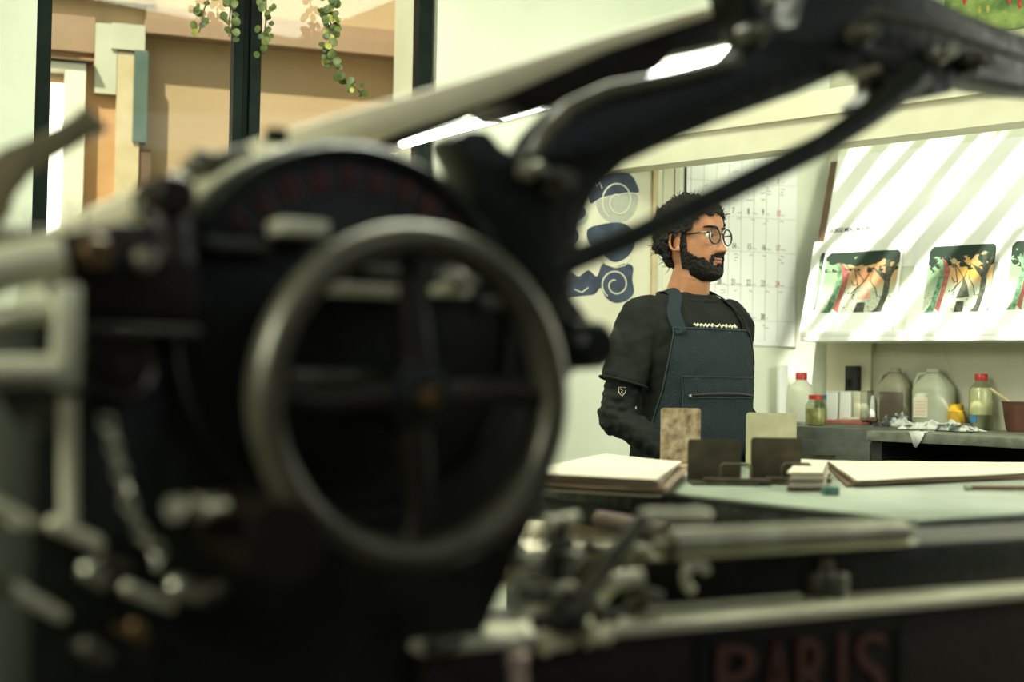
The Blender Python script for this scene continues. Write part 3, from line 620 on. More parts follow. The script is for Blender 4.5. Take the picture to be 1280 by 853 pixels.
# red tray and brush
t, k = item('red_tray', 'flat red tray in front of the white cartons', 'tray', 1060, 530, z=CZ+.004); b = MB(); b.box((0, 0, .004), (.155, .07, .008)); b.box((0, -.033, .010), (.155, .004, .008)); b.box((0, .033, .010), (.155, .004, .008)); b.build('tray_base', mat('dull_red_plastic', (.36, .09, .065), .45, c2=(.42, .13, .09), scale=12), t, bev=.002)
t, k = item('flat_brush', 'flat brush with pale wooden handle lying on the red tray', 'brush', 1074, 525, z=CZ+.020, rz=-.5); b = MB(); b.box((-.03, 0, .004), (.08, .022, .008)); b.build('handle', 'cream', t, bev=.002); b = MB(); b.box((.02, 0, .004), (.024, .04, .010)); b.build('ferrule', 'steel', t); b = MB(); b.box((.05, 0, .004), (.04, .042, .012)); b.build('bristles', 'wood', t, bev=.002)
t, k = item('palette_knife', 'knife with reddish looped handle sticking up behind the rag', 'tool', 1115, 524); b = MB(); b.tube([(.0+.012*math.cos(a), 0, .045+.022*math.sin(a)) for a in [2*math.pi*i/20 for i in range(20)]], .004, 6, closed=True); b.build('loop_handle', 'redp', t); b = MB(); b.box((.012, 0, .012), (.008, .003, .026)); b.build('blade', 'steel', t)
# rag
def rag(px0, px1, y, hh, m, label, seed, flap=None, depth=.11, w=None):
    A = at(px0, y); B = at(px1, y); mid = (A+B)/2; L_ = (B-A).length; t = thing('rag', label, 'cloth', (mid.x, mid.y, CZ), RW.r, 'crumpled rags on the counter')
    b = MB(); nx, ny = 60, 30; g = []
    for i in range(nx+1):
        row = []
        for j in range(ny+1):
            u, v = i/nx, j/ny; e_ = (math.sin(math.pi*min(1, max(0, u)))**.5)*(math.sin(math.pi*v)**.5)
            q = Vector((u*5, v*3, seed)); f = abs(noise.noise(q*1.1))*1.3+abs(noise.noise(q*2.7))*.6
            x = (u-.5)*L_+.02*noise.noise(q*1.7); y_ = (v-.5)*depth+.02*noise.noise(q*1.3+Vector((9, 0, 0))); z = .004+hh*e_*(.35+f)
            row.append(b.bm.verts.new((x, y_, z)))
        g.append(row)
    for i in range(nx):
        for j in range(ny): b.bm.faces.new((g[i][j], g[i+1][j], g[i+1][j+1], g[i][j+1]))
    o = b.build('folds', m, t); sm = o.modifiers.new('s', 'SOLIDIFY'); sm.thickness = .003
    return t, mid
rag(1104, 1142, 535, .034, 'clothd', 'dark crumpled rag, left of the paler one', 2.2)
t, mid = rag(1140, 1214, 539, .030, 'cloth', 'pale patterned crumpled rag with one corner hanging over the counter edge', 5.7)
fl = RW.loc(on_z(1143, 542, CZ)); ml = RW.loc(mid); b = MB(); fy = cfy-ml.y-.004; fx = fl.x-ml.x
vs = [b.bm.verts.new(p) for p in ((fx-.03, fy+.06, .008), (fx+.03, fy+.06, .008), (fx+.028, fy, .004), (fx-.028, fy, .004), (fx+.018, fy-.004, -.02), (fx-.014, fy-.006, -.02), (fx+.002, fy-.006, -.045), (fx-.008, fy-.004, -.043))]
for f in ((0, 1, 2, 3), (3, 2, 4, 5), (5, 4, 6, 7)): b.bm.faces.new([vs[i] for i in f])
o = b.build('hanging_corner', 'cloth', t); sm = o.modifiers.new('s', 'SOLIDIFY'); sm.thickness = .002

# ------------------------------------------------------------------ work table
TZ = .96
t = thing('work_table', 'stone-topped work table in front of the man', 'table', TB.o, TB.r)
b = MB(); b.span((0, 0, TZ-.010), (1.35, 1.35, TZ)); b.build('stone_top', 'slab', t, bev=.003)
b = MB(); b.span((.004, .004, TZ-.048), (1.346, 1.346, TZ-.010)); b.build('slab_edge', mat('rough_slate', (.018, .026, .019), .7, c2=(.07, .085, .062), scale=30, bump=.5, lo=.45, hi=.75), t, bev=.003)
b = MB(); b.span((.05, .05, .0), (1.3, 1.3, TZ-.045)); b.build('cabinet', 'dark', t, bev=.004)
for i in range(3):
    b = MB(); b.span((.02, .10+i*.4, .55), (.05, .46+i*.4, .86)); d = b.build('drawer_front', 'cfront', t, bev=.003)
    b = MB(); b.box((.012, .28+i*.4, .72), (.014, .12, .014)); b.build('pull', 'dplate', d)
def tb(px, py, z): return TB.loc(on_z(px, py, z))
def sheets(name, label, quad, n, th, z, seed, mts=('paper', 'kraft'), jit=.012, grow=.012, mix_=.35):
    rn = random.Random(seed); P = [tb(*p, z+n*th) for p in quad]; c = sum(P, Vector())/4; t = thing(name, label, 'paper', TB.world((c.x, c.y, z)), TB.r, 'sheets of paper stacked on the work table')
    for i in range(n):
        zz = i*th; dx, dy, a = rn.uniform(-jit, jit), rn.uniform(-jit, jit), rn.uniform(-.02, .02)
        b = MB(); ca_, sa_ = math.cos(a), math.sin(a); nn = 10; bot = []; top = []
        for e_ in range(4):
            gs = 1+grow*(n-1-i); p, q = (P[e_]-c)*gs, (P[(e_+1) % 4]-c)*gs; p.z /= gs; q.z /= gs
            for k in range(nn):
                r_ = p.lerp(q, k/nn); x = r_.x*ca_-r_.y*sa_+dx; y = r_.x*sa_+r_.y*ca_+dy; wv = .0022*noise.noise(Vector((x*9, y*9, i*1.7+seed)))
                bot.append(b.bm.verts.new((x, y, zz+wv+.002))); top.append(b.bm.verts.new((x, y, zz+wv+.002+th*.55)))
        b.bm.faces.new(bot); b.bm.faces.new(top[::-1]); N_ = len(bot)
        for k in range(N_): b.bm.faces.new((bot[k], bot[(k+1) % N_], top[(k+1) % N_], top[k]))
        b.build('sheet', mts[0] if (i == n-1 or rn.random() < mix_) else mts[1], t, smooth=False)
    return t
sheets('paper_stack', 'wide low stack of brown-edged paper at the left end of the work table', [(655, 590), (826, 599), (852, 577), (755, 567)], 7, .0052, TZ, 1, ('paper', 'kraft'))
sheets('paper_stack', 'long stack of dark-edged paper along the right back of the work table', [(1068, 600), (1300, 590), (1290, 578), (1035, 576)], 4, .0045, TZ, 2, ('cream', 'brown'), .010, .010, .0)
sheets('paper_stack', 'small neat stack of white cards behind the right dark bookend', [(985, 590), (1030, 590), (1036, 575), (1000, 573)], 9, .0048, TZ, 3, ('paper', 'kraft'), .003, 0, .6)
def bookend(px0, px1, ytop, ybase, m, label, dpth, loop=False, z=TZ, basew=None):
    A = on_z(px0, ybase, z); B = on_y(px1, ybase, A.y); W2 = (B.x-A.x); k = A.y/F; H = (ybase-ytop)*k
    t = thing('bookend', label, 'bookend', ((A.x+B.x)/2, A.y, z), 0, 'metal bookends on the work table')
    b = MB(); r = .008; pl = [(-W2/2, 0), (W2/2, 0), (W2/2, H-r), (W2/2-r*.3, H-r*.3), (W2/2-r, H), (-W2/2+r, H), (-W2/2+r*.3, H-r*.3), (-W2/2, H-r)]
    b.prism(pl, -.0015, .0015); b.build('upright', m, t, smooth=False)
    b = MB(); bw = basew or W2; b.box((bw/2-W2/2, -.05, .003), (bw, .10, .006)); b.build('base_plate', m, t, bev=.001)
    if loop:
        b = MB(); x0_ = W2*.05; x1_ = W2*.62; b.tube([(x0_, -.05, .006), (x0_, -.05, .040), (x0_+.006, -.05, .046), (x1_-.006, -.05, .046), (x1_, -.05, .040), (x1_, -.05, .006)], .0036, 8); b.build('wire_loop', 'dplate', t)
        b = MB(); b.box((W2*.35, -.06, .010), (W2*1.2, .05, .01)); b.build('clamp_bar', m, t, bev=.001)
    return t
bookend(825, 875, 510, 582, 'rusty', 'tall mottled rust-brown metal bookend in front of the apron', .1, z=TZ)
bookend(932, 995, 516, 585, 'plate', 'pale yellowish metal bookend with rounded corners, at the back right', .1, z=TZ)
bookend(859, 926, 549, 603, 'dplate', 'dark metal bookend with wire loop, front left one', .1, True, basew=.15)
bookend(938, 1001, 547, 602, 'dplate', 'dark metal bookend with wire loop, front right one', .1, True, basew=.15)
p = on_z(1038, 619, TZ); o = MB(); o.box((0, 0, .009), (.034, .02, .018)); o = o.build('eraser', 'teal', bev=.002); o.location = (p.x, p.y, TZ); o.rotation_euler.z = .2; tag(o, 'small dark green eraser lying on the work table', 'eraser')
t = thing('pencil', 'long thin stick lying on the work table near the right edge', 'pencil', on_z(1206, 613, TZ), math.radians(8)); b = MB(); b.rod((.012, 0, .006), (.30, 0, .006), .005, n=6); b.build('shaft', 'wood', t); b = MB(); b.rod((0, 0, .006), (.014, 0, .006), .0062, n=10); b.build('metal_tip', 'steel', t)

# ------------------------------------------------------------------ the man
PY_ = 4.43
pc = on_y(860, 400, PY_); YAW = math.radians(35)
man = thing('person', 'bearded man in round glasses, black shirt and denim apron, standing behind the table', 'person', (pc.x, pc.y, 0), YAW)
EYE = on_y(892, 299, PY_).z; ZO = EYE-1.625      # lift of the whole figure so that the eyes sit right
def head_profile(z):
    T = [(1.492,.060,-.010,.018),(1.500,.080,.010,.034),(1.512,.089,.025,.046),(1.53,.092,.045,.055),(1.548,.091,.062,.060),(1.565,.092,.073,.064),(1.585,.091,.082,.068),(1.605,.089,.089,.070),(1.625,.087,.094,.072),(1.645,.092,.098,.074),(1.67,.092,.101,.076),(1.69,.086,.098,.073),(1.71,.072,.088,.064),(1.725,.054,.070,.049),(1.735,.035,.050,.033),(1.740,.010,.020,.010)]
    for a, c in zip(T, T[1:]):
        if z <= c[0]:
            f = (z-a[0])/(c[0]-a[0]); return [a[i]+(c[i]-a[i])*f for i in (1, 2, 3)]
    return T[-1][1:]
def G(x, m, s): return math.exp(-((x-m)/s)**2)
def head_pt(a, z, off=0.):
    """a: angle, 0 = forward; returns point in head frame, forward = -y"""
    f, bk, w_ = head_profile(z); s, c = math.sin(a), math.cos(a)
    e_ = .88; x = w_*(abs(s)**e_)*(1 if s > 0 else -1)
    y = -(f*(abs(c)**e_)) if c > 0 else bk*(abs(c)**e_)
    if c > 0:
        d = 0
        if 1.568 < z < 1.645:
            k = (1.645-z)/(1.645-1.578); amp = (.004+.029*min(1, k)**1.2) if z > 1.578 else .033*max(0, 1-(1.578-z)/.009)
            d += amp*G(x, 0, .009+.006*min(1, k))
            d += .010*G(abs(x), .014, .006)*G(z, 1.583, .008)
        d += -.011*G(abs(x), .031, .015)*G(z, 1.628, .011)
        d += .005*G(abs(x), .026, .020)*G(z, 1.648, .007)
        d += .006*G(x, 0, .02)*G(z, 1.556, .005) + .005*G(x, 0, .018)*G(z, 1.544, .005) - .003*G(x, 0, .02)*G(z, 1.550, .0025)
        d += -.004*G(x, 0, .02)*G(z, 1.534, .006) + .004*G(x, 0, .018)*G(z, 1.510, .012)
        d += .005*G(abs(x), .045, .016)*G(z, 1.603, .016)
        y -= d
    p = Vector((x, y, z))
    if off:
        n = Vector((s*w_, -c*(f if c > 0 else bk), 0 if z < 1.66 else (z-1.66)*.9)).normalized(); p += n*off
    return p
HYAW = math.radians(13)
HM = Matrix.Translation((0, -.022, ZO)) @ Matrix.Rotation(HYAW, 4, 'Z') @ Matrix.Translation((0, 0, 0))
NA = 96; ZS = [1.492+(1.740-1.492)*k/110 for k in range(111)]
def head_grid(mb, test=None, off=0., mtx=HM, nz=0):
    g = [[None]*NA for _ in ZS]
    def gv(i, j):
        j %= NA
        if g[i][j] is None:
            o_ = off(2*math.pi*j/NA, ZS[i]) if callable(off) else off
            g[i][j] = mb.bm.verts.new(mtx @ head_pt(2*math.pi*j/NA, ZS[i], o_))
        return g[i][j]
    for i in range(len(ZS)-1):
        for j in range(NA):
            a = 2*math.pi*(j+.5)/NA; z = (ZS[i]+ZS[i+1])/2
            if test and not test(a if a < math.pi else a-2*math.pi, z): continue
            mb.bm.faces.new((gv(i, j), gv(i, j+1), gv(i+1, j+1), gv(i+1, j)))
    if not test:
        mb.bm.faces.new([gv(0, j) for j in range(NA)]); mb.bm.faces.new([gv(len(ZS)-1, j) for j in range(NA)][::-1])
def caps(mb, pts, rs, n=20):
    pts = [Vector(p) for p in pts]
    for (p, r_), (q, r2) in zip(zip(pts, rs), zip(pts[1:], rs[1:])):
        mb.rod(p, q, r_, r2, n); mb.ball(p, r_, 8)
    mb.ball(pts[-1], rs[-1], 8)
def torso_ring(z):
    T = [(.80,.165,.115,0),(.95,.170,.125,0),(1.05,.160,.125,-.008),(1.15,.160,.125,-.010),(1.25,.175,.122,-.008),(1.33,.185,.115,0),(1.38,.180,.100,.008),(1.42,.145,.082,.012),(1.45,.085,.065,.010),(1.47,.064,.060,.006)]
    z = max(T[0][0], min(T[-1][0], z))
    for a, c in zip(T, T[1:]):
        if z <= c[0]:
            f = (z-a[0])/(c[0]-a[0]); return [a[i]+(c[i]-a[i])*f for i in (1, 2, 3)]
def torso_pt(a, z, off=0.):
    w_, d_, cy = torso_ring(z); w_ += off; d_ += off; s, c = math.sin(a), math.cos(a); e_ = .82
    return Vector((w_*(abs(s)**e_)*(1 if s > 0 else -1), cy-d_*(abs(c)**e_)*(1 if c > 0 else -1), z+ZO))
def torso(mb, z0, z1, off, n=48, m=40):
    R = [[mb.bm.verts.new(torso_pt(2*math.pi*j/n, z0+(z1-z0)*i/m, off)) for j in range(n)] for i in range(m+1)]
    for A, B in zip(R, R[1:]):
        for j in range(n): mb.bm.faces.new((A[j], A[(j+1) % n], B[(j+1) % n], B[j]))
    mb.bm.faces.new(R[0][::-1]); mb.bm.faces.new(R[-1])
zz = ZO
# arm joints (person frame: his right = -x)
RS = Vector((-.188, .004, 1.378+zz)); RE = Vector((-.262, .03, 1.065+zz)); RWr = Vector((-.16, -.175, .945+zz))
LS = Vector((.188, .004, 1.378+zz)); LE = Vector((.232, .05, 1.10+zz)); LWr = Vector((.16, -.165, 1.005+zz))
body = MB(); head_grid(body); torso(body, .80, 1.47, -.008)
caps(body, [(0, .012, 1.43+zz), (0, -.012, 1.50+zz), (0, -.02, 1.55+zz)], [.070, .062, .058])
for s, S, E, W in ((-1, RS, RE, RWr), (1, LS, LE, LWr)):
    caps(body, [S, S.lerp(E, .5), E], [.050, .042, .034]); caps(body, [E, E.lerp(W, .35), W], [.034, .034, .026])
    d = (W-E).normalized(); side = d.cross(Vector((0, 0, 1))).normalized(); palm = W+d*.045
    body.ball(palm, (.036, .05, .016), 8, m=d.to_track_quat('Y', 'Z').to_matrix().to_4x4())
    for k, ln in enumerate((.060, .070, .066, .052)):
        b0_ = W+d*.085+side*(-.027+.018*k); b1_ = b0_+d*ln*.5+Vector((0, 0, -.006)); b2_ = b1_+d*ln*.45+Vector((0, 0, -.018)); caps(body, [b0_-d*.02, b0_, b1_, b2_], [.010, .0095, .0085, .0075], 8)
    tb0 = W+d*.03-side*s*-.028; caps(body, [tb0, tb0+d*.03-side*s*-.018, tb0+d*.055-side*s*-.02], [.012, .010, .008], 8)
    hip = Vector((s*.09, 0, .86+zz)); caps(body, [hip, (s*.10, -.01, .47+zz), (s*.105, .01, .09)], [.085, .055, .038])
    caps(body, [(s*.105, .03, .05), (s*.11, -.12, .035)], [.042, .032])
ob = body.build('body', 'skin', man); remesh(ob, .0038, 3, .5)
# ears
for s in (-1, 1):
    b = MB(); c0 = Vector((s*.0735, .012, 1.612)); 
    b.ball(c0, (.006, .017, .029), 10, m=Matrix.Rotation(s*.35, 4, 'Z'))
    b.tube([c0+Vector((s*(.006+.006*(math.cos(a)*.5+.5)), .019*math.cos(a), .031*math.sin(a)-.001*math.cos(a))) for a in [math.pi*(-.62+1.5*i/16) for i in range(17)]], .0042, 8)
    b.ball(c0+Vector((s*.006, -.008, -.027)), (.005, .008, .009), 8)
    o = b.build('ear', 'skin', man); remesh(o, .002, 3); o.data.transform(HM)
    b = MB(); b.ball(HM @ Vector((s*.031, -.0745, 1.6275)), .0125, 12); e1 = b.build('eye', 'eyew', man)
    b = MB(); gaze = Vector((.25, -1, 0)).normalized(); b.ball(HM @ (Vector((s*.031, -.0745, 1.6275))+gaze*.0095), (.0064, .0064, .0064), 8); b.build('iris', 'iris', e1)
    b = MB()   # upper lid and brow
    P = [head_pt(s*a, 1.6345-.0035*((a-.42)/.22)**2, .0025) for a in (.2, .28, .36, .44, .52, .60, .66)]; b.tube([HM @ p for p in P], [.001, .0022, .0026, .0026, .0024, .002, .001], 6); b.build('eyelid', 'skin', man)
    b = MB(); P = [head_pt(s*a, 1.649+.004*math.sin((a-.12)*4), .002) for a in (.10, .2, .3, .42, .54, .66, .76)]; b.tube([HM @ p for p in P], [.0022, .0042, .0046, .0044, .0038, .003, .0014], 6); o = b.build('eyebrow', 'hair', man)
# lips
for z_, r_ in ((1.5555, .0034), (1.5455, .0040)):
    b = MB(); P = [head_pt(a, z_-(.0025 if z_ < 1.55 else .004)*0+(.0015*abs(a)*-2 if z_ > 1.55 else .004*abs(a)), .000) for a in (-.26, -.18, -.1, 0, .1, .18, .26)]; b.tube([HM @ p for p in P], [r_*.3, r_*.8, r_, r_, r_, r_*.8, r_*.3], 8); b.build('lip', 'lip', man)
# beard and moustache: shell on the jaw
def beard_test(a, z):
    A = abs(a); jaw = 1.527 + (.030 if A > .75 else .030*(A/.75)**2)
    z += .003*noise.noise(head_pt(a, z)*140)
    if A > 1.40: return z < 1.645 and A < 1.40+.20*min(1, (1.66-z)/.06) and z > 1.522+.06*(A-1.4)
    if z < jaw and z > 1.49: return A < 1.5
    if .9 < A <= 1.45: return z < 1.550+.055*(A-.9)**1.0
    if 1.5605+.0*A < z < 1.5735-.022*max(0, A-.10) and A < .46: return True
    if .33+(1.564-z)*2.0 < A < .46+(1.564-z)*3.5 and 1.52 < z <= 1.566: return True
    if A < .09 and 1.52 < z < 1.540: return True
    return False
def beard_off(a, z):
    a = a if a < math.pi else a-2*math.pi; low = max(0, min(1, (1.54-z)/.04)); fr = max(0, math.cos(a))
    return .0028 + .006*low*fr + .002*noise.noise(head_pt(a, z)*160) + .0015*noise.noise(head_pt(a, z)*300)
b = MB(); head_grid(b, beard_test, beard_off); o = b.build('beard', 'hair', man)
sm = o.modifiers.new('s', 'SOLIDIFY'); sm.thickness = .006; sm.offset = -.6; bake(o)
b = MB(); rn = random.Random(3)
for k in range(520):
    a = rn.uniform(-1.3, 1.3); z_ = rn.uniform(1.494, 1.57)
    if not beard_test(a, z_): continue
    p = head_pt(a, z_, beard_off(a % (2*math.pi), z_)-.001); n = (p-Vector((0, 0, z_+.02))).normalized(); q = p+n*rn.uniform(.002, .006)+Vector((rn.uniform(-.002, .002), 0, -.005)); b.tube([HM @ p, HM @ q], [.0009, .0003], 4)
b.build('beard_hairs', 'hair', man)
# bun-like curly hair: cap + mass behind
def hairline(a, z):
    A = abs(a)
    if A < .95: lim = 1.695-.014*A
    elif A < 1.35: lim = 1.681-(A-.95)*.11
    elif A < 1.80: lim = 1.632
    else: lim = 1.60-.07*min(1, (A-1.8)/.6)
    return z > lim
def hoff(a, z):
    a = a if a < math.pi else a-2*math.pi; A = abs(a); k = min(1, A/1.6); top = max(0, (z-1.67)/.07)
    p = head_pt(a, z); return .003+.016*k+.003*top+.006*noise.noise(p*60)+.004*noise.noise(p*130)
b = MB(); head_grid(b, hairline, hoff)
for c, r_ in (((.0, .080, 1.66), (.076, .058, .064)), ((0, .090, 1.612), (.064, .048, .050)), ((-.03, .05, 1.69), (.050, .070, .045)), ((.03, .05, 1.69), (.050, .070, .045)), ((0, .018, 1.698), (.062, .074, .034))):
    b.ball(HM @ Vector(c), r_, 16, m=Matrix.Rotation(HYAW, 4, 'Z'))
o = b.build('hair', 'hair', man); sm = o.modifiers.new('s', 'SOLIDIFY'); sm.thickness = .01; sm.offset = -1; bake(o); remesh(o, .0035, 1); displace(o, .012, 45, 110, .007)
b = MB(); rn = random.Random(8); vs = [v for v in o.data.vertices]
hc = HM @ Vector((0, .03, 1.65))
for k in range(900):
    v = rn.choice(vs); n = v.normal
    if (v.co-hc).length < .06: continue
    p = v.co.copy(); q = p+n*.006+Vector((rn.uniform(-.006, .006), rn.uniform(-.006, .006), rn.uniform(-.006, .006))); r2 = q+n*.004+Vector((rn.uniform(-.008, .008), rn.uniform(-.008, .008), rn.uniform(-.008, .004)))
    b.tube([p, q, r2], [.0012, .0009, .0004], 4)
b.build('hair_curls', 'hair', man)
# glasses
gl = MB(); lenses = []
for s in (-1, 1):
    c = Vector((s*.0350, -.101, 1.6235)); R_ = Matrix.Rotation(s*.10, 4, 'Z')
    ring = [c + (R_ @ Vector((.0262*math.cos(a), 0, .0240*math.sin(a)))) for a in [2*math.pi*i/32 for i in range(32)]]
    gl.tube([HM @ p for p in ring], .0026, 8, closed=True); lenses.append((c, R_))
    gl.tube([HM @ Vector(p) for p in ((s*.060, -.0985, 1.632), (s*.069, -.090, 1.633), (s*.073, -.07, 1.632), (s*.0775, -.02, 1.629), (s*.0785, .010, 1.627), (s*.078, .026, 1.612))], [.003, .003, .0026, .0024, .0022, .002], 8)
gl.tube([HM @ Vector(p) for p in ((-.0095, -.103, 1.629), (0, -.105, 1.632), (.0095, -.103, 1.629))], .0026, 8)
go = gl.build('glasses', 'frameb', man)
for c, R_ in lenses:
    b = MB(); k = [c+(R_ @ Vector((.0255*math.cos(a), 0, .0235*math.sin(a)))) for a in [2*math.pi*i/32 for i in range(32)]]; b.bm.faces.new([b.bm.verts.new(HM @ p) for p in k]); b.build('lens', 'lens', go)
# shirt
b = MB(); torso(b, .86, 1.452, .012)
for S, E in ((RS, RE), (LS, LE)):
    d = (E-S); caps(b, [S+Vector((-S.x*.12, 0, .0)), S+d*.05, S+d*.40], [.068, .070, .070]); b.rod(S+d*.1, S+d*.66, .070, .074, 24)
o = b.build('tee_shirt', 'tee', man); remesh(o, .007, 8, .6); displace(o, .010, 14, 40, .003)
b = MB(); b.tube([torso_pt(2*math.pi*j/40, 1.442+.016*(-math.cos(2*math.pi*j/40))+.0, .006) for j in range(40)], .0065, 8, closed=True); b.build('collar', 'sleeve', man)
for S, E, W in ((RS, RE, RWr), (LS, LE, LWr)):
    d = E-S; e2 = W-E; b = MB(); n1 = 24; n2 = 24; pts = []; rs = []
    for k in range(n1): f = .45+.55*k/n1; pts.append(S+d*f); rs.append(.056-.004*k/n1+.0025*math.sin(k*1.7))
    for k in range(n2+1): f = k/n2; pts.append(E+e2*f*.97); rs.append(.052-.016*f+.003*math.sin(k*1.9)*(1-.4*f))
    b.tube(pts, rs, 24); o = b.build('long_sleeve', 'sleeve', man); remesh(o, .005, 4); displace(o, .009, 26, 60, .004)
d = (RE-RS); hemc = RS+d*.655; q = d.to_track_quat('Z', 'Y').to_matrix(); b = MB(); b.tube([hemc+q @ Vector((.0755*math.cos(a), .0755*math.sin(a), 0)) for a in [2*math.pi*i/32 for i in range(32)]], .0045, 8, closed=True); b.build('sleeve_hem', 'tee', man)
# small sleeve badge just below the hem, on the outward-facing side
cdir2 = Vector((-.62, -.78, 0)); bc = RS+d*.74+cdir2*.0565; b = MB(); qq = cdir2.to_track_quat('Z', 'Y').to_matrix().to_4x4()
b.tube([bc + qq.to_3x3() @ Vector((.010*x, .012*y, 0)) for x, y in ((-1, 1), (1, 1), (1, -.2), (0, -1.2), (-1, -.2))], .0012, 6, closed=True); b.tube([bc + qq.to_3x3() @ Vector(p) for p in ((-.005, .006, 0), (.004, .004, 0), (-.003, -.002, 0), (.003, -.006, 0))], .0013, 6); b.build('sleeve_badge', 'cream', man)
# chest print
b = MB(); pts = []
for k in range(40):
    a = -.36+k/39*.72; pts.append(torso_pt(a, 1.350+.0045*math.sin(k*1.9)+.002*math.sin(k*3.1), .026))
b.tube(pts, .0028, 6); b.build('chest_print', 'cream', man)
# apron
def sheet_on(mb, a0, a1, z0, z1, off, top=None, na=36, nz=40, th=.004, fl=0):
    R = []
    for i in range(nz+1):
        f = i/nz; z = z0+(z1-z0)*f; A0_ = a0(f) if callable(a0) else a0; A1_ = a1(f) if callable(a1) else a1
        R.append([mb.bm.verts.new(torso_pt(A0_+(A1_-A0_)*j/na, z, off+fl*(1-f)*.5+.0035*noise.noise(Vector((j*.25, i*.2, 1))))) for j in range(na+1)])
    for A, B in zip(R, R[1:]):
        for j in range(na): mb.bm.faces.new((A[j], A[j+1], B[j+1], B[j]))
def solid(o, t=.004): s_ = o.modifiers.new('s', 'SOLIDIFY'); s_.thickness = t; s_.offset = 1; return o
L0 = lambda f: -1.60+.86*min(1, f/.98)**1.2; L1 = lambda f: 1.45-.82*min(1, f/.98)**1.3
b = MB(); sheet_on(b, L0, L1, .86, 1.342, .030, fl=.02); ap = solid(b.build('apron', 'denim', man), .003)
# hem, pocket, zip
b = MB(); b.tube([torso_pt(-.73+1.35*k/20, 1.339, .036) for k in range(21)], .0022, 6); b.tube([torso_pt(L0(f), .86+.482*f, .036+.01*(1-f)) for f in [k/20 for k in range(21)]], .002, 6); b.tube([torso_pt(L1(f), .86+.482*f, .036+.01*(1-f)) for f in [k/20 for k in range(21)]], .002, 6); b.build('apron_hem', 'denim2', ap)
b = MB(); sheet_on(b, -.72, .72, .95, 1.195, .0405, fl=.012, nz=20); solid(b.build('chest_pocket', 'denim', ap), .003)
b = MB(); b.tube([torso_pt(-.70+1.40*k/20, 1.194, .045) for k in range(21)], .0016, 6); b.tube([torso_pt(-.72, .96+.235*k/10, .046+.002*(1-k/10)) for k in range(11)], .0016, 6); b.build('pocket_seam', 'denim2', ap)
b = MB(); b.tube([torso_pt(-.62+1.24*k/20, 1.138+.006*math.sin(k/20*math.pi), .0465) for k in range(21)], [.0008+.0052*math.sin(k/20*math.pi)**.7 for k in range(21)], 6); b.build('zip_opening', 'black', ap)
b = MB(); b.tube([torso_pt(-.66+1.3*k/20, 1.132, .048) for k in range(21)], .0016, 6); b.build('zip_edge', 'denim2', ap)
b = MB(); b.box(torso_pt(-.60, 1.138, .052), (.008, .004, .006)); b.build('zip_pull', 'steel', ap)
for s in (-1, 1):
    b = MB(); P = []
    c0 = torso_pt(s*.50, 1.29, .036)
    path = [torso_pt(s*.62, 1.32, .037), torso_pt(s*.66, 1.355, .031), torso_pt(s*.74, 1.39, .026), Vector((s*.098, -.060, 1.434+zz)), Vector((s*.085, -.018, 1.462+zz)), Vector((s*.078, .040, 1.458+zz)), Vector((s*.06, .088, 1.41+zz)), Vector((s*.0, .118, 1.35+zz))]
    n = len(path); rows_ = []
    for i, p in enumerate(path):
        tdir = (path[min(n-1, i+1)]-path[max(0, i-1)]).normalized(); out = (p-Vector((s*.05, .012, p.z-.08 if p.z > 1.42+zz else p.z))).normalized(); sd_ = tdir.cross(out).normalized()*.021
        rows_.append((b.bm.verts.new(p-sd_), b.bm.verts.new(p), b.bm.verts.new(p+sd_)))
    for A, B in zip(rows_, rows_[1:]):
        for j in (0, 1): b.bm.faces.new((A[j], A[j+1], B[j+1], B[j]))
    o = b.build('apron_strap', 'denim', ap); ss = o.modifiers.new('u', 'SUBSURF'); ss.levels = ss.render_levels = 2; solid(o, .0035)
b = MB()
for s in (-1, 1): 
    caps(b, [(s*.092, .0, .90+zz), (s*.102, -.005, .5+zz), (s*.107, .012, .1)], [.105, .075, .062])
o = b.build('trousers', 'dark', man); remesh(o, .01, 3)
for s in (-1, 1):
    b = MB(); caps(b, [(s*.105, .035, .055), (s*.108, -.06, .045), (s*.11, -.14, .036)], [.052, .046, .038]); b.box((s*.108, -.05, .012), (.09, .26, .024)); b.build('shoe', 'black', man)

# ------------------------------------------------------------------ the printing press
pr = thing('printing_press', 'huge dark cast-iron printing press with spoked handwheel filling the foreground', 'printing press', PR.o, PR.r)
def h(px, py, v=0.): return PR.hit(px, py, v)
def pl(pts, v): return [(h(x, y, v).x, h(x, y, v).z) for x, y in pts]
def part(b, nm, m, par=pr, bev=0, smooth=True): return b.build(nm, m, par, bev=bev, smooth=smooth)
FZ = .30
# side frame with round top
def circ(p, q, r):
    ax, ay, bx, by_, cx_, cy_ = *p, *q, *r; D = 2*(ax*(by_-cy_)+bx*(cy_-ay)+cx_*(ay-by_))
    ux = ((ax*ax+ay*ay)*(by_-cy_)+(bx*bx+by_*by_)*(cy_-ay)+(cx_*cx_+cy_*cy_)*(ay-by_))/D; uy = ((ax*ax+ay*ay)*(cx_-bx)+(bx*bx+by_*by_)*(ax-cx_)+(cx_*cx_+cy_*cy_)*(bx-ax))/D
    return ux, uy, math.hypot(ax-ux, ay-uy)
pA, pB, pC = pl([(243, 268), (412, 174), (562, 226)], 0)
ux, uz, UR = circ(pA, pB, pC)
arc = [(ux+UR*math.cos(a), uz+UR*math.sin(a)) for a in [math.radians(192-i*(192-(-12))/40) for i in range(41)]]
low = pl([(640, 420), (692, 520), (690, 600), (650, 690), (600, 800)], 0)
b = MB(); poly = [(arc[0][0], .0)] + arc + low + [(low[-1][0], 0)]; b.prism(poly, 0, .05); part(b, 'side_frame', 'iron', bev=.004)
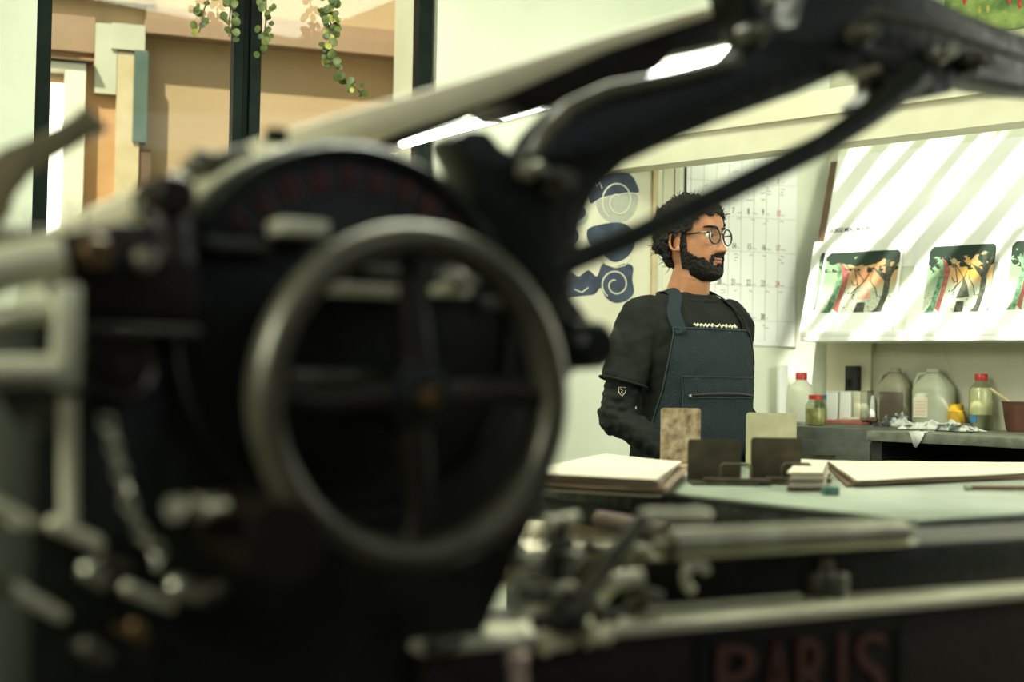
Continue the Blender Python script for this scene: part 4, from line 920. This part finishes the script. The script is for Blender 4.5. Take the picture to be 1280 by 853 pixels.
b = MB(); b.lathe([(UR*.985, .045), (UR*.985, .85), (UR*.5, .86), (0, .86)], (ux, 0, uz), 'Y', 64); b.lathe([(UR*1.0, .05), (UR*1.015, .055), (UR*1.015, .12), (UR*.985, .125)], (ux, 0, uz), 'Y', 64); part(b, 'impression_cylinder', 'pale')
b = MB(); b.lathe([(UR*.90, -.008), (UR*.92, -.012), (UR*.96, -.012), (UR*.99, 0), (UR*.9, 0)], (ux, 0, uz), 'Y', 64); 
# only the upper rim shows above the frame: keep as thin moulding
part(b, 'frame_moulding', 'iron')
b = MB(); R_l = UR*.80
for k in range(11):
    a = math.radians(150-k*11.5); c = Vector((ux+R_l*math.cos(a), -.004, uz+R_l*math.sin(a))); m_ = Matrix.Rotation(-(a-math.pi/2), 4, 'Y')
    for dx_, dz_, w2, h2 in ((-.006, 0, .004, .026), (.006, 0, .004, .026), (0, (.011 if k % 2 else -.004), .012, .004)):
        b.box(c + (m_ @ Vector((dx_, 0, dz_))), (w2, .006, h2), m=m_)
part(b, 'raised_red_letters', 'redp')
# ledges on the frame; their highlights are put in as lighter metal
for (x0_, y0_, x1_, y1_, v0, m_) in ((258, 296, 340, 316, -.03, 'rim'), (352, 272, 412, 296, -.05, 'pale'), (410, 352, 508, 374, -.02, 'pale'), (545, 356, 590, 372, -.02, 'pale'), (455, 330, 500, 350, -.012, 'rim'), (365, 462, 480, 488, -.02, 'rim'), (600, 370, 630, 388, -.012, 'rim'), (110, 404, 252, 420, -.075, 'rim')):
    A, B = h(x0_, y0_, v0), h(x1_, y1_, v0); b = MB(); b.span((A.x, v0, B.z), (B.x, .0, A.z)); part(b, 'frame_ledge', m_, bev=.003)
# arm
va = .03
armp = [(610, 345), (604, 300), (598, 258), (588, 215), (566, 172), (588, 160), (612, 163), (628, 182), (648, 194), (668, 186), (684, 160), (712, 130), (760, 108), (842, 92), (926, 72), (950, 45), (932, 20), (925, -20), (905, -60), (960, -60), (958, 10), (975, 34), (1002, 30), (1012, -20), (1020, -70), (1120, -70), (1160, -10), (1205, 14), (1280, 42), (1360, 66), (1360, 120), (1280, 112), (1232, 104), (1205, 100), (1190, 116), (1150, 124), (1132, 128), (1105, 140), (1090, 128), (1112, 108), (1112, 88), (1082, 78), (1058, 90), (1000, 116), (900, 152), (835, 180), (785, 204), (750, 236), (732, 275), (722, 320), (718, 370), (738, 398), (742, 432), (722, 462), (704, 482), (700, 560), (600, 560), (600, 400)]
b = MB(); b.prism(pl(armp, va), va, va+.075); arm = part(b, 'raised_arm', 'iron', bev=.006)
b = MB(); P = [h(x, y, va-.012) for x, y in ((672, 192), (684, 165), (712, 136), (760, 114), (842, 97), (926, 78))]; b.tube(P, [.007, .011, .012, .012, .010, .008], 10); part(b, 'arm_highlight_rib', 'rim', arm)  # rib in lighter metal carries the highlight along the arm's upper edge
for x, y, r_ in ((1068, 45, .02), (936, 45, .018), (1210, 80, .018), (1070, 92, .008), (1165, 70, .015), (690, 230, .02), (655, 215, .013)):
    c = h(x, y, va); b = MB(); b.lathe([(0, -.045), (r_*.6, -.045), (r_*.7, -.04), (r_*.7, -.02), (r_, -.018), (r_, .01), (0, .01)], c, 'Y', 20); part(b, 'bolt_boss', 'rim' if r_ > .015 else 'steel', arm)
b = MB(); P = [h(x, y, -.045) for x, y in ((1150, 92), (1128, 112), (1090, 140), (1030, 180), (900, 244), (800, 292), (716, 326), (690, 338))]; b.tube(P, [.020, .020, .019, .017, .016, .015, .016, .016], 14); part(b, 'tie_rod', 'iron')
c = h(584, 345, -.05); b = MB(); b.lathe([(0, -.012), (.012, -.012), (.015, -.006), (.015, .06), (0, .06)], c, 'Y', 20); part(b, 'bright_spot_bolt', 'bright')  # added bright steel, stands in for a bright spot seen through the wheel
c = h(735, 432, -.02); b = MB(); b.lathe([(0, -.03), (.022, -.03), (.030, -.02), (.032, .05), (0, .05)], c, 'Y', 24); part(b, 'shaft_bearing', 'iron')
b = MB(); P = [h(x, y, 0) for x, y in ((1085, 15), (1150, 30), (1210, 50), (1290, 76))]; b.tube(P, .006, 8); part(b, 'arm_pipe', 'rim', arm)
# sloping rail behind
vr = .16
top = [(-60, 350), (60, 290), (175, 233), (330, 171), (440, 138), (560, 104), (760, 42), (905, 2), (1010, -30)]; bot = [(1010, -10), (905, 16), (760, 64), (640, 116), (560, 146), (440, 186), (330, 214), (175, 282), (-60, 400)]
b = MB(); b.prism(pl(top+bot, vr), vr, vr+.17); part(b, 'sloping_rail', 'rail', bev=.004)
b = MB(); b.prism(pl([(480, 176), (560, 146), (760, 64), (905, 16), (1010, -10), (1010, 28), (928, 48), (880, 58), (842, 66), (826, 84), (800, 100), (700, 132), (660, 142), (640, 130), (600, 136), (580, 152), (480, 190)], vr+.02), vr+.02, vr+.15); part(b, 'rail_underside', 'ironb', bev=.003)
# fittings riding on the rail
b = MB(); c = h(265, 205, .10); b.rod(c+Vector((-.03, 0, -.012)), c+Vector((.045, 0, .018)), .014, .010, 14); b.ball(c+Vector((-.015, -.01, .0)), .016, 8); part(b, 'rail_clamp', 'rim')
c = h(345, 170, .12); b = MB(); b.box(c, (.025, .02, .018)); part(b, 'rail_tag', 'frame', bev=.003)
for x, y in ((85, 282), (105, 282), (45, 300), (10, 290), (30, 298)):
    p0 = h(x, y, .1); b = MB(); b.tube([p0, p0+Vector((.0, 0, .018)), p0+Vector((.006, 0, .03))], .0018, 6); part(b, 'paper_pin', 'iron')
# left housing with bosses
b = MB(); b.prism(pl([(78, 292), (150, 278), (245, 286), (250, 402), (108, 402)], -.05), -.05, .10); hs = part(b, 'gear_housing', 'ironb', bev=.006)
c = h(120, 318, -.06); b = MB(); b.lathe([(0, -.012), (.014, -.012), (.019, -.004), (.019, .01), (0, .01)], c, 'Y', 24); part(b, 'oil_cap', 'brass', hs)
c = h(180, 325, -.06); b = MB(); b.lathe([(0, -.02), (.008, -.02), (.009, -.01), (.012, -.008), (.012, .01), (0, .01)], c, 'Y', 20); part(b, 'bright_spot_bolt', 'steel', hs)
b = MB(); c = h(205, 248, -.02); b.lathe([(0, -.05), (.018, -.05), (.024, -.04), (.024, .04), (0, .04)], c, 'Y', 24); b.rod(c+Vector((0, -.01, 0)), c+Vector((.005, -.01, -.07)), .02, .028); part(b, 'lever_pivot', 'ironb')
b = MB(); P = [h(x, y, -.02) for x, y in ((196, 226), (178, 258), (164, 280))]; b.tube(P, .006, 8); part(b, 'pivot_link', 'steel')
c = h(150, 460, -.06); b = MB(); b.lathe([(0, -.02), (.012, -.02), (.014, -.012), (.022, -.012), (.030, -.02), (.034, -.02), (.038, -.01), (.038, .06), (0, .06)], c, 'Y', 32); part(b, 'gear_boss', 'ironb')
# lower casting of the press
b = MB(); b.prism([(h(60, 400, 0).x-.01, 0), (h(60, 400, 0).x-.01, h(100, 404, 0).z)] + [(arc[0][0]+.01, h(100, 404, 0).z), (arc[0][0]+.01, 0)], 0, .8); part(b, 'press_body', 'iron', bev=.004)
# feeder tower at the left edge
b = MB(); 
for x0_, y0_, x1_, y1_ in ((72, 355, 100, 492),): A, B = h(x0_, y0_, -.09), h(x1_, y1_, -.09); b.span((A.x, -.09, B.z), (B.x, -.06, A.z))
part(b, 'tower_post', 'pale', bev=.004)
b = MB(); b.rod(h(85, 490, -.075), h(86, 655, -.075), .0085); part(b, 'tower_spindle', 'pale')
for x0_, y0_, x1_, y1_, v0, m_ in ((-60, 398, 72, 388, -.07, 'pale'), (-60, 466, 76, 462, -.08, 'pale')):
    b = MB(); A = h(x0_, y0_, v0); B = h(x1_, y1_, v0); b.rod(A, B, .011 if y0_ < 450 else .014, n=20); part(b, 'cross_bar', m_)
b = MB(); b.rod(h(-60, 488, -.10), h(108, 490, -.10), .005); part(b, 'thin_rod', 'iron')
b = MB(); A = h(-60, 348, -.05); B = h(76, 322, -.05); b.rod(A, B, .024, n=28); part(b, 'ink_drum', 'pale')
b = MB(); A = h(-60, 300, -.02); B = h(78, 300, -.02); b.rod(A, B, .012, n=20); b.rod(h(70, 290, -.05), h(84, 400, -.05), .006); part(b, 'guide_bar', 'rim')
for x in (8, 30, 55):
    b = MB(); b.prism(pl([(x-12, 492), (x+14, 492), (x+26, 545), (x+18, 545), (x+12, 530), (x-2, 515)], -.06), -.06, -.055); part(b, 'guide_strip', 'rim')
b = MB(); P2 = pl([(-50, 262), (-25, 215), (0, 188), (30, 176), (66, 160), (92, 146), (103, 134), (118, 150), (133, 165), (112, 172), (98, 182), (84, 190), (60, 204), (34, 222), (16, 246), (-2, 284), (-20, 330), (-60, 340)], .22); b.prism(P2, .20, .245); part(b, 'curved_lever', mat('olive_paint', (.10, .085, .04), .5, c2=(.14, .12, .06), scale=12), bev=.002)
# chain
b0_, b1_ = [h(x, y, -.12) for x, y in ((138, 530), (196, 700))], 0
path = [h(x, y, -.05) for x, y in ((134, 530), (142, 560), (150, 590), (160, 630), (178, 668), (198, 690), (194, 712))]
ch = []
for i in range(len(path)-1):
    for k in range(2): ch.append(path[i].lerp(path[i+1], k/2))
ct = bpy.data.objects.new('chain', None); COL.objects.link(ct); ct.parent = pr
for i, p in enumerate(ch):
    nx = ch[min(i+1, len(ch)-1)]; d_ = (nx-p).normalized() if i < len(ch)-1 else Vector((0, 0, -1)); sv = d_.cross(Vector((0, 1, 0))).normalized()
    if i % 2: sv = (sv+Vector((0, 1.2, 0))).normalized()
    b = MB(); b.tube([p + d_*.0100*math.cos(a)+sv*.0065*math.sin(a) for a in [2*math.pi*j/14 for j in range(14)]], .0021, 6, closed=True); o = part(b, 'chain_link', 'bright', ct)
# gripper levers, bottom left
for x0_, y0_, x1_, y1_, r_, m_, v0 in ((-12, 628, 38, 655, .009, 'pale', -.04), (68, 656, 122, 680, .009, 'pale', -.04), (18, 738, 76, 770, .008, 'pale', -.07), (160, 736, 212, 758, .008, 'pale', -.06), (112, 714, 128, 726, .011, 'steel', -.10), (222, 735, 246, 742, .013, 'steel', -.08), (258, 748, 276, 736, .009, 'rim', -.08), (168, 784, 176, 798, .007, 'brass', -.12), (110, 810, 128, 824, .010, 'rim', -.14), (126, 700, 158, 712, .007, 'rim', -.08), (-20, 720, 8, 736, .010, 'rim', -.14)):
    A, B = h(x0_, y0_, v0), h(x1_, y1_, v0); b = MB(); b.rod(A, B, r_, r_*.85, 14); b.ball(A, r_, 8); b.ball(B, r_*.85, 8); b.rod(B, B+Vector((.01, .12+abs(v0)*.5, -.015)), r_*.5); part(b, 'gripper_lever', m_)
A = h(290, 660, -.02); b = MB(); b.rod(A, A+Vector((-.0, -.16, 0)), .042, n=32); part(b, 'hub_drum', 'ironb')
for x in (234, 265):
    c = h(x, 636, -.17); b = MB(); b.rod(c+Vector((-.013, 0, 0)), c+Vector((.013, .02, 0)), .012, .012, 14); b.rod(c, c+Vector((.02, .12, -.01)), .008); part(b, 'adjusting_nut', 'steel')
# handwheel
vw = -.13
tp, bt, cn_ = h(510, 277, vw), h(510, 717, vw), h(512, 494, vw); WR = (tp.z-bt.z)/2; wc = Vector(((h(320, 490, vw).x+h(696, 490, vw).x)/2, vw, (tp.z+bt.z)/2))
wh = bpy.data.objects.new('handwheel', None); COL.objects.link(wh); wh.parent = pr; wh.location = wc
wr_ = WR-.019
b = MB(); prof = [(wr_+.019*math.cos(a), .026*math.sin(a)) for a in [2*math.pi*i/20 for i in range(21)]]; b.lathe(prof, (0, 0, 0), 'Y', 96); part(b, 'rim', 'rim', wh)
b = MB(); b.lathe([(0, -.035), (.020, -.035), (.022, -.028), (.022, -.02), (.040, -.015), (.042, .02), (.030, .06), (.030, .16), (0, .16)], (0, 0, 0), 'Y', 36); part(b, 'hub', 'iron', wh)
b = MB(); b.lathe([(0, -.045), (.010, -.045), (.012, -.04), (.012, -.03), (0, -.03)], (0, 0, 0), 'Y', 6); part(b, 'hub_nut', 'brass', wh)
for k in range(4):
    a = math.pi/2*k+math.radians(-2); b = MB(); n = 10; P = []; R0 = []
    for i in range(n+1):
        f = i/n; r_ = .03+(wr_-.03)*f; aa = a+.10*math.sin(f*math.pi); P.append(Vector((r_*math.cos(aa), 0, r_*math.sin(aa)))); R0.append(.019-.006*f)
    b.tube(P, R0, 12); part(b, 'spoke', 'ironb', wh)
# bed
ZT = .885
xL = h(530, 806, -.02).x; xR = h(1280, 735, -.02).x+.35
b = MB(); b.span((xL, -.02, 0), (xR, .04, ZT-.012)); part(b, 'bed_side', 'ironb', bev=.003)
b = MB(); b.span((xL-.01, -.034, ZT-.014), (xR, .06, ZT)); part(b, 'bed_rail', 'pale', bev=.004)
zc = .952; xc0 = h(770, 700, .05).x
b = MB(); b.span((xc0, .062, ZT-.08), (xR, .24, zc)); part(b, 'stone_carriage', 'iron', bev=.005)
b = MB(); b.span((xc0, .052, zc), (h(1150, 676, .05).x, .11, zc+.006)); part(b, 'carriage_lit_edge', 'pale', bev=.002)  # pale strip puts the lit top edge of the carriage into colour
b = MB(); b.span((xL, .06, .55), (xL+.55, .60, .80)); part(b, 'bed_floor', 'ironb')
# PARIS panel
A = h(872, 772, -.024); B = h(1122, 772, -.024); b = MB(); w3 = .012
b.span((A.x, -.026, .60), (A.x+w3, -.02, ZT-.03)); b.span((B.x, -.026, .60), (B.x+w3, -.02, ZT-.03)); b.span((A.x, -.026, ZT-.04), (B.x+w3, -.02, ZT-.03)); pn = part(b, 'name_panel', 'iron', bev=.002)
for chx, x0_, x1_ in (('P', 893, 942), ('A', 952, 986), ('R', 995, 1034), ('I', 1046, 1056), ('S', 1066, 1106)):
    yb = 893-(x0_-893)*.06; yt = 803-(x0_-893)*.085; L1_ = h(x0_, yb, -.026); L2_ = h(x1_, yt, -.026); b = MB(); b.text(chx, 1, Matrix.Identity(4), .002)
    xs = [v.co.x for v in b.bm.verts]; ys = [v.co.y for v in b.bm.verts]; mnx, mxx, mny, mxy = min(xs), max(xs), min(ys), max(ys)
    for v in b.bm.verts:
        x_ = L1_.x+(v.co.x-mnx)/(mxx-mnx)*(L2_.x-L1_.x); z_ = L1_.z+(v.co.y-mny)/(mxy-mny)*(L2_.z-L1_.z); v.co = (x_, -.025-(.006 if v.co.z > 0 else 0), z_)
    part(b, 'raised_letter', 'redp', pn, smooth=False)
# knob on the rail
c = on_z(1032, 745, ZT); c = PR.loc(c); b = MB(); b.lathe([(0, 0), (.034, 0), (.034, .030), (.032, .034), (.014, .034), (.013, .038), (.011, .050), (.006, .054), (0, .055)], (c.x, c.y, ZT)); part(b, 'stop_knob', 'rim')
b = MB(); A = PR.loc(on_z(800, 768, ZT)); B = PR.loc(on_z(992, 752, ZT)); b.rod((A.x, .025, ZT+.006), (B.x, .025, ZT+.006), .006, n=12); part(b, 'rail_highlight_bar', 'steel')  # added steel bar, stands in for the highlight along the rail top
# lever with horizontal grip
L0_ = h(712, 770, -.06); L1_ = h(805, 648, -.06); b = MB(); b.rod(L0_, L1_, .013, .010, 12); lv = part(b, 'hand_lever', 'rim')
b = MB(); A = h(800, 645, -.06); B = h(886, 645, -.06); b.tube([A, A.lerp(B, .15), A.lerp(B, .6), A.lerp(B, .9), B], [.006, .009, .009, .011, .007], 14); part(b, 'grip', 'pale', lv)
b = MB(); b.rod(h(706, 790, -.05), h(722, 745, -.05), .024, .020, 16); b.rod(L0_, L0_+Vector((0, .06, -.02)), .02); part(b, 'lever_socket', 'ironb', lv)
# bolts, posts and screws in the middle
for x0_, y0_, x1_, y1_, r_, m_, v0 in ((694, 740, 702, 648, .009, 'iron', .0), (684, 655, 722, 648, .008, 'pale', .0), (690, 682, 716, 680, .010, 'rim', -.01), (648, 702, 670, 704, .010, 'steel', -.02), (680, 740, 718, 738, .010, 'steel', -.02), (655, 744, 680, 746, .010, 'rim', -.02), (735, 685, 760, 692, .010, 'rim', .02),
    (760, 728, 800, 722, .012, 'pale', .0), (790, 740, 824, 750, .012, 'rim', .0), (738, 752, 750, 757, .009, 'steel', -.03), (748, 768, 770, 770, .010, 'rim', -.03), (790, 692, 810, 694, .012, 'steel', .03), (736, 794, 760, 796, .011, 'rail', -.04), (680, 804, 712, 800, .012, 'rail', -.04), (540, 812, 575, 800, .010, 'rim', -.05), (828, 682, 850, 676, .009, 'rim', .04)):
    A, B = h(x0_, y0_, v0), h(x1_, y1_, v0); b = MB(); b.rod(A, B, r_, n=12); b.rod(A.lerp(B, .4), A.lerp(B, .4)+Vector((0, .05, -.035)), r_*.6, n=8); b.rod(A-(B-A).normalized()*.003, A+(B-A).normalized()*.006, r_*1.35, n=6); part(b, 'adjusting_screw', m_)
c = h(870, 722, -.0); b = MB(); b.tube([c+Vector((.018*math.cos(a), .0, .018*math.sin(a))) for a in [math.pi*(.1+i/12*1.3) for i in range(13)]], .007, 10); part(b, 'curved_hook', 'pale')
c = h(646, 832, -.10); b = MB(); b.ball(c+Vector((0, 0, .008)), .014, 10); b.rod(c, c+Vector((.012, .0, -.08)), .011, .009); b.rod(c+Vector((.01, 0, -.06)), c+Vector((.01, .10, -.06)), .008); part(b, 'knob_lever', mat('worn_copper', (.55, .42, .34), .35, .4, c2=(.45, .33, .26), scale=20))
# paper lying between the bed and the table
q = [(636, 668), (640, 652), (700, 650), (790, 668), (760, 684), (660, 690)]
bt_ = MB(); P = [PR.loc(on_z(*p, .862)) for p in q]; bt_.prism([(p.x, p.y) for p in P], .856, .862, 'Z'); o = bt_.build('feed_sheet', 'paper', pr, smooth=False)
b = MB(); xs = [p.x for p in P]; ys = [p.y for p in P]; b.span((min(xs)-.05, min(ys)-.04, .84), (max(xs)+.02, max(ys)+.03, .8555)); b.span((min(xs), .3, .4), (min(xs)+.05, .36, .84)); part(b, 'feed_table', 'ironb', bev=.003)
# ink roller on the carriage
A = on_z(826, 676, .985); B = on_z(1136, 664, .985); A = PR.loc(A); B = PR.loc(B); 
yy = (A.y+B.y)/2; rt = thing('ink_roller', 'long steel roller lying on the press bed in front of the table', 'roller', PR.world((A.x, yy, .985)), PR.r); Ln = B.x-A.x
b = MB(); b.rod((0, 0, -.004), (Ln, 0, -.004), .021, n=32); b.build('barrel', 'steel', rt)
b = MB(); b.rod((Ln, 0, -.004), (Ln+.03, 0, -.004), .008); b.build('axle', 'steel', rt); b = MB(); b.rod((-.025, 0, -.004), (0, 0, -.004), .008); b.build('axle', 'steel', rt)
b = MB(); A = on_z(750, 650, .93); B = on_z(835, 668, .93); b.rod(A, B, .018, n=20); o = b.build('leather_roller', mat('leather', (.05, .026, .014), .5, c2=(.08, .04, .022), scale=14)); tag(o, 'short brown leather roller tucked beneath the table edge', 'roller')
